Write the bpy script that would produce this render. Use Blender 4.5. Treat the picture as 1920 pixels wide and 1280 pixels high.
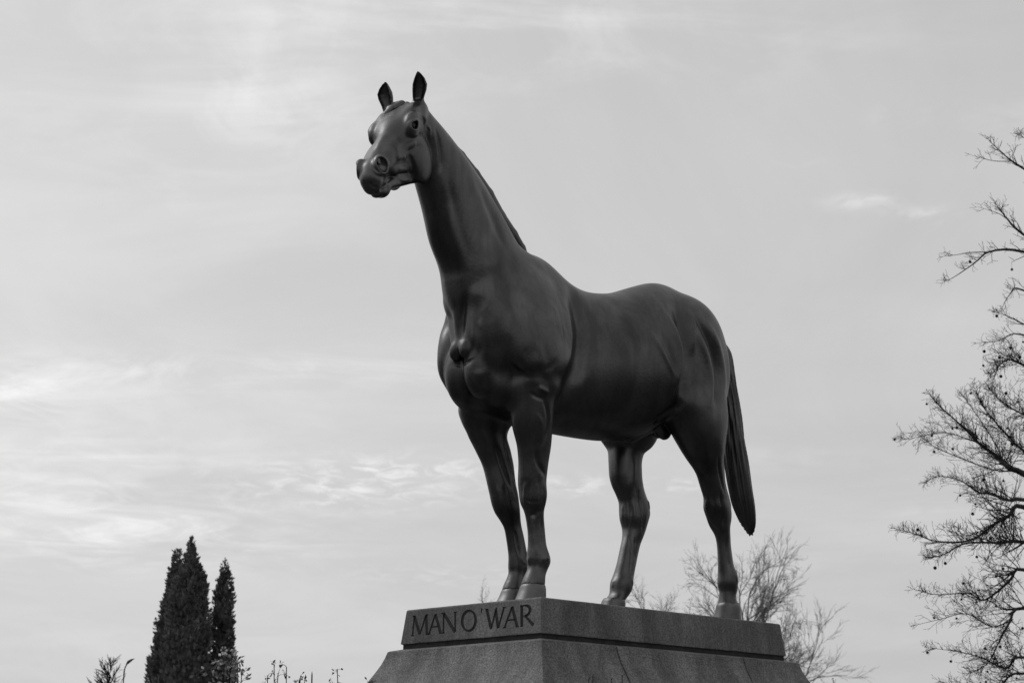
import bpy, bmesh, math, random
import numpy as np
from mathutils import Vector, Matrix

# ---------------------------------------------------------------- scene, camera, sky, sun
SC = bpy.context.scene
for _o in list(bpy.data.objects):
    bpy.data.objects.remove(_o, do_unlink=True)
COL = SC.collection
ZP = 2.95                                   # height of the plinth top above the lawn

cd = bpy.data.cameras.new('camera')
cam = bpy.data.objects.new('camera', cd)
COL.objects.link(cam)
cd.sensor_width = 36.0
cd.lens = 71.25
cd.clip_start = 0.1
cd.clip_end = 6000.0
cam.location = (10.0069, 8.7098, ZP - 1.26536)
_yaw, _pit = math.radians(-136.49648), math.radians(13.1911)
_f = Vector((math.cos(_yaw) * math.cos(_pit), math.sin(_yaw) * math.cos(_pit), math.sin(_pit)))
cam.rotation_euler = _f.to_track_quat('-Z', 'Y').to_euler()
cd.dof.use_dof = True
cd.dof.focus_distance = 12.3
cd.dof.aperture_fstop = 5.6
SC.camera = cam

SUN_AZ, SUN_EL = math.radians(-136.5 + 62.0), math.radians(48.0)   # behind the statue, a little to the left
SC.view_settings.view_transform = 'Standard'
SC.view_settings.look = 'None'
SC.view_settings.gamma = 1.0
SC.view_settings.use_curve_mapping = False
SC.view_settings.exposure = 0.0

def build_world():
    w = bpy.data.worlds.new('World')
    SC.world = w
    w.use_nodes = True
    nt = w.node_tree
    nt.nodes.clear()
    N, L = nt.nodes.new, nt.links.new
    def math_(op, a, b=None, c=None):
        n = N('ShaderNodeMath'); n.operation = op
        for i, v in enumerate((a, b, c)):
            if v is None: continue
            if isinstance(v, (int, float)): n.inputs[i].default_value = v
            else: L(v, n.inputs[i])
        return n.outputs[0]
    def ramp(v, a, b, lo=0.0, hi=1.0):
        n = N('ShaderNodeMapRange'); n.interpolation_type = 'SMOOTHSTEP'
        L(v, n.inputs[0])
        for i, q in enumerate((a, b, lo, hi)): n.inputs[i + 1].default_value = q
        return n.outputs[0]
    sky = N('ShaderNodeTexSky')
    sky.sky_type = 'NISHITA'
    sky.sun_disc = False
    sky.sun_elevation = SUN_EL
    sky.sun_rotation = math.pi / 2 - SUN_AZ
    sky.air_density = 1.0
    sky.dust_density = 4.0
    bw = N('ShaderNodeRGBToBW')
    L(sky.outputs[0], bw.inputs[0])
    tc = N('ShaderNodeTexCoord')
    sx = N('ShaderNodeSeparateXYZ')
    L(tc.outputs['Generated'], sx.inputs[0])
    x, y, z = sx.outputs
    zz = math_('MAXIMUM', math_('ADD', z, 0.06), 0.03)
    px, py = math_('DIVIDE', x, zz), math_('DIVIDE', y, zz)
    # cloud sheet coordinates, u along the streaks (across the view), v away from the viewer
    ca, sa = math.cos(SKY_TURN), math.sin(SKY_TURN)
    u = math_('ADD', math_('MULTIPLY', px, ca), math_('MULTIPLY', py, sa))
    v = math_('ADD', math_('MULTIPLY', px, -sa), math_('MULTIPLY', py, ca))
    def noise(su, sv, off, detail=5.0, rough=0.55, dist=0.0):
        cb = N('ShaderNodeCombineXYZ')
        L(math_('MULTIPLY', u, su), cb.inputs[0]); L(math_('MULTIPLY', v, sv), cb.inputs[1]); cb.inputs[2].default_value = off
        n = N('ShaderNodeTexNoise')
        L(cb.outputs[0], n.inputs['Vector'])
        n.inputs['Scale'].default_value = 1.0; n.inputs['Detail'].default_value = detail
        n.inputs['Roughness'].default_value = rough; n.inputs['Distortion'].default_value = dist
        return n.outputs['Fac']
    # bearing from the view direction, positive to the left, and height above the horizon
    va = math.radians(-136.49648)
    fx = math_('ADD', math_('MULTIPLY', x, math.cos(va)), math_('MULTIPLY', y, math.sin(va)))
    fy = math_('ADD', math_('MULTIPLY', x, -math.sin(va)), math_('MULTIPLY', y, math.cos(va)))
    return nt, N, L, math_, ramp, bw.outputs[0], noise, z, u, v, math_('ARCTAN2', fy, fx), math_('ARCSINE', z)
SKY_TURN = math.radians(-46.5)
def finish_world(W):
    nt, N, L, math_, ramp, base, noise, z, u, v, az, el = W
    # thin high haze evens the clear sky out, cirrus streaks lie over it
    haze = math_('ADD', math_('MULTIPLY', base, 0.46), 4.62)
    soft = noise(0.20, 0.34, 3.1, 4.0, 0.5, 0.5)
    haze = math_('MULTIPLY', haze, math_('MULTIPLY', ramp(soft, 0.30, 0.72, 0.94, 1.05), ramp(noise(1.0, 0.55, 11.4, 8.0, 0.62, 1.2), 0.32, 0.68, 0.955, 1.045)))
    big = noise(0.22, 0.60, 7.7, 2.0, 0.5)
    streak = noise(1.2, 2.3, 1.3, 9.0, 0.64, 1.2)
    fine = noise(5.0, 3.4, 9.3, 8.0, 0.66, 1.0)
    puffs = noise(13.0, 9.5, 5.2, 6.0, 0.62, 0.6)
    # where the cirrus lies thickest: (azimuth offset to the left, elevation, half widths), degrees
    def patch(a, e, wa, we):
        d = math_('ADD', math_('POWER', math_('DIVIDE', math_('SUBTRACT', az, math.radians(a)), math.radians(wa)), 2.0), math_('POWER', math_('DIVIDE', math_('SUBTRACT', el, math.radians(e)), math.radians(we)), 2.0))
        return math_('EXPONENT', math_('MULTIPLY', d, -1.0))
    def total(L_):
        t = None
        for w, *q in L_:
            p = math_('MULTIPLY', patch(*q), w); t = p if t is None else math_('ADD', t, p)
        return t
    thick = math_('ADD', total(CIRRUS), math_('MULTIPLY', ramp(big, 0.52, 0.72), 0.35))
    c1 = math_('MULTIPLY', thick, math_('ADD', math_('MULTIPLY', ramp(streak, 0.42, 0.70), 0.8), math_('MULTIPLY', ramp(fine, 0.42, 0.68), 0.5)))
    c2 = math_('MULTIPLY', total(MACKEREL), ramp(puffs, 0.42, 0.70))
    tot = math_('ADD', haze, math_('ADD', math_('MULTIPLY', c1, 1.7), math_('MULTIPLY', c2, 2.3)))
    bg = N('ShaderNodeBackground')
    L(tot, bg.inputs['Color'])
    bg.inputs['Strength'].default_value = 0.1
    out = N('ShaderNodeOutputWorld')
    L(bg.outputs[0], out.inputs['Surface'])
CIRRUS = [(1.0, 12.5, 12.0, 5.0, .55), (.9, 6.0, 12.3, 6.0, .45), (1.1, 14.0, 11.2, 3.0, .5), (.5, 14.3, 10.6, 2.0, .16), (.9, 11.5, 8.9, 6.0, 1.5), (.8, 10.0, 7.7, 5.0, .8), (.6, 13.0, 7.0, 4.0, .6), (.45, 7.5, 19.5, 3.5, 1.2), (.4, -7.5, 9.8, 3.0, .35), (.5, -11.5, 8.2, 1.2, .3), (.7, 1.0, 23.0, 11.0, 2.8), (.5, 10.0, 19.0, 6.0, 3.0), (.35, -3.0, 21.0, 7.0, 1.0), (.4, -14.0, 19.0, 2.0, 1.0)]
MACKEREL = [(1.0, 3.6, 9.5, 3.2, .45), (.8, 5.0, 8.9, 3.0, .5), (.9, -2.0, 9.1, 1.3, .25), (.8, -4.8, 9.1, 0.9, .2), (.75, -10.2, 16.9, 1.0, .22), (.65, -11.7, 16.4, 1.0, .25), (.55, -8.4, 18.1, .6, .16), (.3, -11.4, 19.2, .8, .3), (.35, -14.3, 18.9, 1.0, .4), (.35, 1.8, 6.6, 3.0, .3)]
finish_world(build_world())

sl = bpy.data.lights.new('sun', 'SUN')
sl.energy = 0.7
sl.angle = math.radians(16.0)
sl.color = (1.0, 1.0, 1.0)
sun = bpy.data.objects.new('sun', sl)
COL.objects.link(sun)
_s = Vector((math.cos(SUN_AZ) * math.cos(SUN_EL), math.sin(SUN_AZ) * math.cos(SUN_EL), math.sin(SUN_EL)))
sun.rotation_euler = (-_s).to_track_quat('-Z', 'Y').to_euler()
sun.location = (0, 0, 30)

# ---------------------------------------------------------------- helpers
def mesh_obj(name, verts, faces, mat=None, parent=None, smooth=False):
    me = bpy.data.meshes.new(name)
    if isinstance(faces, np.ndarray):
        nv, nf, k = len(verts), len(faces), faces.shape[1]
        me.vertices.add(nv); me.vertices.foreach_set('co', np.asarray(verts, np.float32).ravel())
        me.loops.add(nf * k); me.loops.foreach_set('vertex_index', faces.astype(np.int32).ravel())
        me.polygons.add(nf)
        me.polygons.foreach_set('loop_start', np.arange(0, nf * k, k, dtype=np.int32))
        try: me.polygons.foreach_set('loop_total', np.full(nf, k, np.int32))
        except Exception: pass
        me.update(calc_edges=True); me.validate()
    else:
        me.from_pydata([tuple(v) for v in verts], [], faces); me.update()
    if smooth:
        me.polygons.foreach_set('use_smooth', np.ones(len(me.polygons), bool))
    o = bpy.data.objects.new(name, me)
    COL.objects.link(o)
    if mat: me.materials.append(mat)
    if parent: o.parent = parent
    return o
def bm_obj(name, bm, mat=None, parent=None, smooth=False):
    me = bpy.data.meshes.new(name); bm.to_mesh(me); bm.free()
    if smooth: me.polygons.foreach_set('use_smooth', np.ones(len(me.polygons), bool))
    o = bpy.data.objects.new(name, me); COL.objects.link(o)
    if mat: me.materials.append(mat)
    if parent: o.parent = parent
    return o
def empty(name, loc=(0, 0, 0), rz=0.0):
    o = bpy.data.objects.new(name, None); o.empty_display_size = .2; o.location = loc; o.rotation_euler = (0, 0, rz)
    COL.objects.link(o); return o
def tag(o, label=None, cat=None, group=None, kind=None):
    if label: o['label'] = label
    if cat: o['category'] = cat
    if group: o['group'] = group
    if kind: o['kind'] = kind
    return o
def grey(v): return (v, v, v, 1.0)
def material(name, lo, hi, scale=8.0, detail=6.0, rough=0.6, rough_var=0.0, bump=0.0, bump_scale=60.0, spec=0.5, speck=0.0, speck_scale=120.0, coord='Object', stretch=(1, 1, 1), metal=0.0, stain=0.0):
    "a noise-mottled grey with optional speckle and fine relief"
    m = bpy.data.materials.new(name); m.use_nodes = True
    nt = m.node_tree; N, L = nt.nodes.new, nt.links.new
    b = nt.nodes['Principled BSDF']
    tc = N('ShaderNodeTexCoord'); mp = N('ShaderNodeMapping'); mp.inputs['Scale'].default_value = stretch
    L(tc.outputs[coord], mp.inputs[0])
    n1 = N('ShaderNodeTexNoise'); n1.inputs['Scale'].default_value = scale; n1.inputs['Detail'].default_value = detail; n1.inputs['Roughness'].default_value = .6
    L(mp.outputs[0], n1.inputs['Vector'])
    r = N('ShaderNodeValToRGB'); r.color_ramp.elements[0].position = .3; r.color_ramp.elements[1].position = .7
    r.color_ramp.elements[0].color = grey(lo); r.color_ramp.elements[1].color = grey(hi)
    L(n1.outputs['Fac'], r.inputs[0]); col = r.outputs[0]
    if speck:
        n2 = N('ShaderNodeTexNoise'); n2.inputs['Scale'].default_value = speck_scale; n2.inputs['Detail'].default_value = 3.0; n2.inputs['Roughness'].default_value = .7
        L(mp.outputs[0], n2.inputs['Vector'])
        mr = N('ShaderNodeMapRange'); mr.inputs[1].default_value = .35; mr.inputs[2].default_value = .65
        mr.inputs[3].default_value = 1 - speck; mr.inputs[4].default_value = 1 + speck
        L(n2.outputs['Fac'], mr.inputs[0])
        vm = N('ShaderNodeVectorMath'); vm.operation = 'SCALE'
        L(col, vm.inputs[0]); L(mr.outputs[0], vm.inputs['Scale']); col = vm.outputs[0]
    if stain:
        m5 = N('ShaderNodeMapping'); m5.inputs['Scale'].default_value = (1, 1, .22); L(tc.outputs[coord], m5.inputs[0])
        n5 = N('ShaderNodeTexNoise'); n5.inputs['Scale'].default_value = 4.5; n5.inputs['Detail'].default_value = 8; n5.inputs['Roughness'].default_value = .65; n5.inputs['Distortion'].default_value = .4
        L(m5.outputs[0], n5.inputs['Vector'])
        r5 = N('ShaderNodeMapRange'); r5.inputs[1].default_value = .40; r5.inputs[2].default_value = .66; r5.inputs[3].default_value = 1 - stain; r5.inputs[4].default_value = 1.0 + stain * .45
        L(n5.outputs['Fac'], r5.inputs[0]); v5 = N('ShaderNodeVectorMath'); v5.operation = 'SCALE'; L(col, v5.inputs[0]); L(r5.outputs[0], v5.inputs['Scale']); col = v5.outputs[0]
    L(col, b.inputs['Base Color'])
    b.inputs['Specular IOR Level'].default_value = spec
    b.inputs['Metallic'].default_value = metal
    if rough_var:
        m2 = N('ShaderNodeMapRange'); m2.inputs[1].default_value = .3; m2.inputs[2].default_value = .7
        m2.inputs[3].default_value = rough - rough_var; m2.inputs[4].default_value = rough + rough_var
        n3 = N('ShaderNodeTexNoise'); n3.inputs['Scale'].default_value = scale * 2.3; n3.inputs['Detail'].default_value = 5
        L(mp.outputs[0], n3.inputs['Vector']); L(n3.outputs['Fac'], m2.inputs[0]); L(m2.outputs[0], b.inputs['Roughness'])
    else:
        b.inputs['Roughness'].default_value = rough
    if bump:
        n4 = N('ShaderNodeTexNoise'); n4.inputs['Scale'].default_value = bump_scale; n4.inputs['Detail'].default_value = 4
        L(mp.outputs[0], n4.inputs['Vector'])
        bp = N('ShaderNodeBump'); bp.inputs['Strength'].default_value = 1.0; bp.inputs['Distance'].default_value = bump
        L(n4.outputs['Fac'], bp.inputs['Height']); L(bp.outputs[0], b.inputs['Normal'])
    return m
M_BRONZE = material('dark_bronze', .080, .145, 2.2, 9, .42, .06, .0012, 55., spec=.5, metal=1.0, stain=.36)
M_HAIR = material('bronze_hair', .07, .12, 6., 6, .40, .05, .0, spec=.5, metal=1.0)
M_HOOF = material('worn_lit_bronze', .10, .16, 7., 6, .45, .05, .001, 80., metal=1.0)  # lighter than the body: wear plus sky light on the hooves, put into colour
M_EYE = material('bronze_eye', .010, .014, 4., 2, .5, spec=.3)
M_GRANITE = material('granite', .135, .215, 1.6, 8, .66, .08, .004, 110., spec=.3, speck=.5, speck_scale=85., stain=.45)
M_GRANITE_CAP = material('dark_granite', .115, .18, 1.8, 8, .58, .08, .0018, 130., spec=.3, speck=.42, speck_scale=85., stain=.4)
M_MORTAR = material('mortar', .03, .06, 12., 5, .9, spec=.1)
M_LETTER = material('letter_stain_shade', .020, .034, 30., 5, .8, spec=.2)
M_BARK = material('bark', .035, .06, 10., 6, .9, bump=.01, bump_scale=30., spec=.1)
M_FARTWIG = material('hazed_twig', .12, .20, 9., 4, .9, spec=.1)  # paler than the near twigs, distance haze put into the colour
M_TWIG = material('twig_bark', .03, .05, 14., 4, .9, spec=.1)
M_BALL = material('seed_ball', .02, .03, 30., 3, .9, spec=.1)
M_CYPRESS = material('evergreen_leaf', .04, .22, 3.2, 7, .75, spec=.2)
M_LEAF = material('leaf', .22, .50, 9., 4, .5, spec=.4)
M_STEM = material('stem', .012, .03, 20., 3, .7, spec=.2)
M_DARKLEAF = material('dark_leaf', .03, .07, 9., 4, .6, spec=.3)
M_IRON = material('iron', .010, .018, 20., 3, .5, spec=.4)
M_GRASS = material('lawn', .06, .11, .8, 8, .95, bump=.02, bump_scale=40., spec=.1)
# ---------------------------------------------------------------- implicit sculpting of the horse
f32=np.float32
class Field:
    def __init__(s,X,Y,Z):
        s.ax=[np.asarray(a,f32) for a in (X,Y,Z)]
        s.F=np.full([len(a) for a in s.ax],1.0,f32)
    def sub(s,lo,hi,pad):
        sl=[];c=[]
        for i in range(3):
            a=s.ax[i]; i0=max(0,np.searchsorted(a,lo[i]-pad)-1); i1=min(len(a),np.searchsorted(a,hi[i]+pad)+1)
            if i1<=i0: return None
            sl.append(slice(i0,i1)); c.append(a[i0:i1])
        return tuple(sl),c[0][:,None,None],c[1][None,:,None],c[2][None,None,:]
    def op(s,lo,hi,k,fn,mode='u'):
        r=s.sub(lo,hi,k+0.03)
        if r is None: return
        sl,x,y,z=r; d=fn(x,y,z).astype(f32); a=s.F[sl]
        if mode=='u':
            h=np.clip(.5+.5*(d-a)/k,0,1); s.F[sl]=d+(a-d)*h-k*h*(1-h)
        else:
            d=-d; h=np.clip(.5-.5*(d-a)/k,0,1); s.F[sl]=d+(a-d)*h+k*h*(1-h)
def V(*a): return np.array(a,float)
def ell(F,c,r,k=.05,R=None,mode='u'):
    "ellipsoid at c, radii r, columns of R its axes"
    c=np.asarray(c,float); r=np.asarray(r,float); R=np.eye(3) if R is None else R
    e=np.sqrt(((R*r[None,:])**2).sum(1))
    m=min(r)
    def fn(x,y,z):
        dx,dy,dz=x-c[0],y-c[1],z-c[2]; q=0;g=0
        for i in range(3):
            p=(dx*R[0,i]+dy*R[1,i]+dz*R[2,i])/r[i]; q=q+p*p; g=g+(p/r[i])**2
        q=np.sqrt(q); return q*(q-1)/np.maximum(np.sqrt(g),1e-6)
    F.op(c-e,c+e,k,fn,mode)
def cone(F,a,b,ra,rb,k=.05,sc=None,mode='u'):
    "tapered capsule; sc=(direction, factor) thickens (>1) or flattens (<1) it along a direction"
    a=np.asarray(a,float);b=np.asarray(b,float); ab=b-a; L2=ab@ab; rm=max(ra,rb)*max(1,sc[1] if sc else 1)
    def fn(x,y,z):
        px,py,pz=x-a[0],y-a[1],z-a[2]
        t=np.clip((px*ab[0]+py*ab[1]+pz*ab[2])/L2,0,1)
        px,py,pz=px-t*ab[0],py-t*ab[1],pz-t*ab[2]
        if sc:
            u=np.asarray(sc[0],float); s_=px*u[0]+py*u[1]+pz*u[2]; q=s_*(1/sc[1]-1)
            px,py,pz=px+q*u[0],py+q*u[1],pz+q*u[2]
        return np.sqrt(px*px+py*py+pz*pz)-(ra+(rb-ra)*t)
    F.op(np.minimum(a,b)-rm,np.maximum(a,b)+rm,k,fn,mode)
def pchip(x,y,q):
    x=np.asarray(x,float);y=np.asarray(y,float);h=np.diff(x);d=np.diff(y)/h;m=np.zeros(len(x))
    for i in range(1,len(x)-1):
        if d[i-1]*d[i]>0:
            w1=2*h[i]+h[i-1];w2=h[i]+2*h[i-1];m[i]=(w1+w2)/(w1/d[i-1]+w2/d[i])
    m[0]=d[0];m[-1]=d[-1]
    q=np.clip(q,x[0],x[-1]); i=np.clip(np.searchsorted(x,q)-1,0,len(x)-2); t=(q-x[i])/h[i]
    return (y[i]*(2*t**3-3*t**2+1)+h[i]*m[i]*(t**3-2*t**2+t)+y[i+1]*(3*t**2-2*t**3)+h[i]*m[i+1]*(t**3-t**2))
def smooth1(tab,lo,hi,sig):
    "resample a table of rows (first column the key) finely and blur it"
    g=np.arange(lo,hi+.002,.004); out=[]
    w=np.exp(-.5*(np.arange(-int(3*sig/.004),int(3*sig/.004)+1)*.004/sig)**2); w/=w.sum(); h=len(w)//2
    for i in range(1,tab.shape[1]):
        c=pchip(tab[:,0],tab[:,i],g); out.append(np.convolve(np.pad(c,h,mode='reflect',reflect_type='odd'),w,'valid'))
    return g,out
def zloft(F,rows,k,shape=0.0,pw=2.0,cap=.03,sm=.012):
    "rows (x,y,z,rx,ry): horizontal elliptical sections stacked along z; shape narrows the rear"
    T=np.array(sorted(rows,key=lambda r:r[2])); z0,z1=T[0,2],T[-1,2]
    G,S=smooth1(T[:,[2,0,1,3,4]],z0,z1,sm)
    lo=V((T[:,0]-T[:,3]).min(),(T[:,1]-T[:,4]).min(),z0); hi=V((T[:,0]+T[:,3]).max(),(T[:,1]+T[:,4]).max(),z1)
    def fn(x,y,z):
        zz=z[0,0,:]; cx,cy,rx,ry=[np.interp(zz,G,o)[None,None,:] for o in S]; rx=np.maximum(rx,.004);ry=np.maximum(ry,.004)
        # slope of the centre line shortens the true distance a little
        gx=np.gradient(cx[0,0],zz)[None,None,:] if len(zz)>2 else 0
        cs=1/np.sqrt(1+np.asarray(gx)**2)
        u=(x-cx)/rx; e=np.clip(1+shape*np.clip(u,-1,1),.4,1.6); v=(y-cy)/(ry*e)
        q=(np.abs(u)**pw+np.abs(v)**pw)**(1/pw); g=np.sqrt((u/rx)**2+(v/(ry*e))**2)+1e-6
        d=q*(q-1)/g*np.sqrt(cs)
        return np.maximum(d,np.maximum(z0-z,z-z1)-cap*0)
    F.op(lo,hi,k,fn)
def xloft(F,rows,k,cap=.12):
    "rows (x,top,bot,zm,hw,pu): barrel sections along x"
    T=np.array(sorted(rows)); x0,x1=T[0,0],T[-1,0]; G,S=smooth1(T,x0,x1,.06)
    def fn(x,y,z):
        xx=x[:,0,0]; top,bot,zm,hw,pu=[np.interp(xx,G,o)[:,None,None] for o in S]
        up=z>zm; hz=np.where(up,top-zm,zm-bot); w=np.abs((z-zm)/hz); v=np.abs(y/hw); p=np.where(up,pu,2.1)
        q=(w**p+v**p)**(1/p); g=np.sqrt((w/hz)**2+(v/hw)**2)+1e-6
        d=q*(q-1)/g
        e=np.maximum(x0+cap-x,x-x1+cap)
        h=np.clip(.5-.5*(e-d)/cap,0,1); return e+(d-e)*h+cap*h*(1-h)
    F.op(V(x0,-T[:,4].max(),T[:,2].min()),V(x1,T[:,4].max(),T[:,1].max()),k,fn)

def nets(F):
    A=F.F; ax=F.ax; n=A.shape; S=A<0; ids=[];pos=[];quads=[]
    base=np.array(n)
    def cid(i,j,k): return (i.astype(np.int64)*n[1]+j)*n[2]+k
    for d in range(3):
        s0=[slice(None)]*3;s1=[slice(None)]*3;s0[d]=slice(0,-1);s1[d]=slice(1,None)
        I=np.stack(np.nonzero(S[tuple(s0)]!=S[tuple(s1)]),0)
        o=[(d+1)%3,(d+2)%3]
        ok=(I[o[0]]>0)&(I[o[1]]>0)&(I[o[0]]<n[o[0]]-1)&(I[o[1]]<n[o[1]]-1); I=I[:,ok]
        J=I.copy();J[d]+=1
        a=A[tuple(I)];b=A[tuple(J)];t=a/(a-b)
        P=np.stack([ax[i][I[i]] for i in range(3)],1).astype(float); P[:,d]+=t*(ax[d][J[d]]-ax[d][I[d]])
        q=[]
        for u,v in ((0,0),(1,0),(1,1),(0,1)):
            C=I.copy();C[o[0]]-=u;C[o[1]]-=v;q.append(cid(*C)); ids.append(q[-1]);pos.append(P)
        q=np.stack(q,1); flip=a<0
        q=np.where(flip[:,None],q[:,::1],q[:,::-1]); quads.append(q)
    ids=np.concatenate(ids);pos=np.concatenate(pos);Q=np.concatenate(quads)
    uq,inv=np.unique(ids,return_inverse=True); cnt=np.bincount(inv)
    vert=np.stack([np.bincount(inv,pos[:,i])/cnt for i in range(3)],1)
    return vert,np.searchsorted(uq,Q)
def vnorm(v,q):
    a=np.cross(v[q[:,2]]-v[q[:,0]],v[q[:,3]]-v[q[:,1]]); N=np.zeros_like(v)
    for i in range(4):
        for c in range(3): N[:,c]+=np.bincount(q[:,i],a[:,c],len(v))
    return N/(np.linalg.norm(N,axis=1,keepdims=True)+1e-12)
def relax(v,q,it=2,lam=.5):
    e=np.concatenate([q[:,[0,1]],q[:,[1,2]],q[:,[2,3]],q[:,[3,0]]]); e=np.concatenate([e,e[:,::-1]])
    c=np.bincount(e[:,0],minlength=len(v))[:,None]
    for _ in range(it):
        for l in (lam,-lam*1.03):
            m=np.stack([np.bincount(e[:,0],v[e[:,1],i],len(v)) for i in range(3)],1)/c
            v=v+l*(m-v)
    return v
LF =[ (.05,.20,1.52,.03,.02),(.055,.215,1.47,.10,.08),(.06,.232,1.415,.155,.122),(0.065, 0.235, 1.365, 0.170, 0.135),(0.078, 0.225, 1.28, 0.153, 0.123),(0.07, 0.21, 1.137, 0.143, 0.112),(0.038, 0.19, 0.974, 0.114, 0.091),(0.035, 0.18, 0.88, 0.1, 0.085),(0.035, 0.17, 0.797, 0.094, 0.085),(0.03, 0.165, 0.744, 0.091, 0.087),(0.024, 0.165, 0.695, 0.09, 0.086),(0.024, 0.165, 0.641, 0.082, 0.078),(0.017, 0.165, 0.591, 0.067, 0.057),(0.01, 0.165, 0.548, 0.064, 0.048),(-0.002, 0.165, 0.466, 0.063, 0.043),(-0.009, 0.165, 0.383, 0.066, 0.046),(-0.015, 0.165, 0.337, 0.076, 0.057),(-0.021, 0.165, 0.291, 0.083, 0.066),(-0.021, 0.165, 0.267, 0.078, 0.066),(-0.012, 0.165, 0.233, 0.066, 0.059),(0.008, 0.165, 0.195, 0.066, 0.063),(0.019, 0.165, 0.162, 0.071, 0.071),(0.028,.165,.125,.075,.073)]
RF =[ (.10,-.17,1.55,.03,.02),(.10,-.19,1.46,.12,.09),(.10,-.2,1.37,.17,.13),(0.101, -0.21, 1.27, 0.188, 0.151),(0.096, -0.205, 1.187, 0.173, 0.13),(0.091, -0.2, 1.117, 0.142, 0.107),(0.053, -0.19, 1.023, 0.127, 0.099),(0.016, -0.175, 0.908, 0.106, 0.091),(0.006, -0.16, 0.81, 0.097, 0.087),(-0.007, -0.15, 0.735, 0.094, 0.089),(-0.015, -0.145, 0.68, 0.091, 0.087),(-0.028, -0.14, 0.623, 0.084, 0.08),(-0.051, -0.14, 0.577, 0.073, 0.062),(-0.072, -0.135, 0.524, 0.064, 0.048),(-0.091, -0.13, 0.439, 0.067, 0.047),(-0.101, -0.125, 0.372, 0.068, 0.049),(-0.108, -0.12, 0.32, 0.074, 0.056),(-0.110, -0.12, 0.273, 0.076, 0.062),(-0.10, -0.12, 0.235, 0.063, 0.056),(-0.08, -0.12, 0.193, 0.062, 0.060),(-0.068,-.12,.16,.068,.068),(-.06,-.12,.125,.073,.072)]
LH =[ (-1.40,.17,1.66,.03,.02),(-1.40,.185,1.56,.15,.09),(-1.40,.200,1.48,.20,.125),(-1.407, 0.21, 1.404, 0.220, 0.140),(-1.43, 0.214, 1.316, 0.200, 0.136),(-1.441, 0.218, 1.248, 0.172, 0.124),(-1.48, 0.22, 1.178, 0.142, 0.106),(-1.529, 0.21, 1.101, 0.119, 0.09),(-1.561, 0.2, 1.025, 0.113, 0.085),(-1.582, 0.195, 0.951, 0.107, 0.077),(-1.608, 0.19, 0.892, 0.105, 0.073),(-1.634, 0.185, 0.837, 0.104, 0.072),(-1.646, 0.18, 0.77, 0.11, 0.079),(-1.665, 0.175, 0.71, 0.098, 0.074),(-1.674, 0.172, 0.653, 0.079, 0.063),(-1.701, 0.17, 0.59, 0.059, 0.047),(-1.71, 0.17, 0.526, 0.055, 0.041),(-1.719, 0.17, 0.443, 0.058, 0.044),(-1.725, 0.17, 0.389, 0.061, 0.048),(-1.743, 0.17, 0.325, 0.074, 0.063),(-1.741, 0.17, 0.264, 0.075, 0.067),(-1.745, 0.17, 0.225, 0.064, 0.06),(-1.735, 0.17, 0.181, 0.057, 0.057),(-1.734, 0.17, 0.145, 0.064, 0.067),(-1.732, 0.17, 0.109, 0.075, 0.077) ]
RH =[ (-1.22,-.17,1.62,.03,.02),(-1.21,-.2,1.52,.17,.12),(-1.2,-.215,1.42,.24,.17),(-1.196, -0.22, 1.333, 0.26, 0.19),(-1.197, -0.21, 1.25, 0.222, 0.166),(-1.193, -0.21, 1.198, 0.185, 0.133),(-1.161, -0.2, 1.149, 0.141, 0.101),(-1.141, -0.19, 1.061, 0.13, 0.093),(-1.139, -0.185, 0.987, 0.13, 0.091),(-1.151, -0.18, 0.914, 0.127, 0.086),(-1.175, -0.175, 0.858, 0.121, 0.082),(-1.198, -0.17, 0.798, 0.12, 0.081),(-1.2, -0.165, 0.739, 0.123, 0.086),(-1.189, -0.16, 0.69, 0.112, 0.084),(-1.186, -0.16, 0.628, 0.091, 0.073),(-1.169, -0.155, 0.576, 0.08, 0.064),(-1.14, -0.15, 0.515, 0.074, 0.055),(-1.109, -0.145, 0.433, 0.073, 0.055),(-1.084, -0.14, 0.366, 0.073, 0.057),(-1.061, -0.14, 0.3, 0.075, 0.064),(-1.038, -0.135, 0.245, 0.081, 0.073),(-1.033, -0.135, 0.209, 0.078, 0.074),(-1.015, -0.135, 0.169, 0.067, 0.067),(-0.978, -0.135, 0.135, 0.066, 0.069),(-.955,-.135,.10,.072,.072) ]
NECK=[(-.05,.01,1.55,.05,.03),(-.04,.01,1.68,.34,.15),(.0,.01,1.85,.56,.25),(.09,.015,2.0,.52,.225),(.15,.02,2.08,.475,.205),(.215,.02,2.16,.455,.185),(.32,.02,2.236,.405,.17),(.402,.02,2.343,.357,.155),(.433,.02,2.407,.346,.15),(.476,.022,2.477,.326,.145),(.512,.025,2.533,.317,.14),(.56,.03,2.60,.30,.137),(.62,.035,2.69,.275,.133),(.70,.04,2.79,.238,.128),(.785,.05,2.89,.195,.12),(.86,.06,2.97,.15,.11),(.92,.068,3.03,.10,.095)]
BARREL=[(.50,1.90,1.38,1.56,.20,2.0),(.34,2.05,1.29,1.55,.25,1.9),(.15,2.23,1.21,1.54,.28,1.7),(0,2.315,1.175,1.54,.30,1.6),(-.2,2.305,1.16,1.55,.325,1.5),(-.38,2.18,1.15,1.56,.35,1.6),(-.55,2.13,1.15,1.58,.375,1.8),(-.75,2.15,1.155,1.60,.39,2.0),(-1.0,2.24,1.20,1.64,.40,2.0),(-1.25,2.315,1.33,1.70,.345,1.9),(-1.45,2.27,1.43,1.76,.32,1.9),(-1.62,2.12,1.5,1.78,.27,2.0),(-1.84,1.93,1.55,1.78,.18,2.0)]

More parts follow.
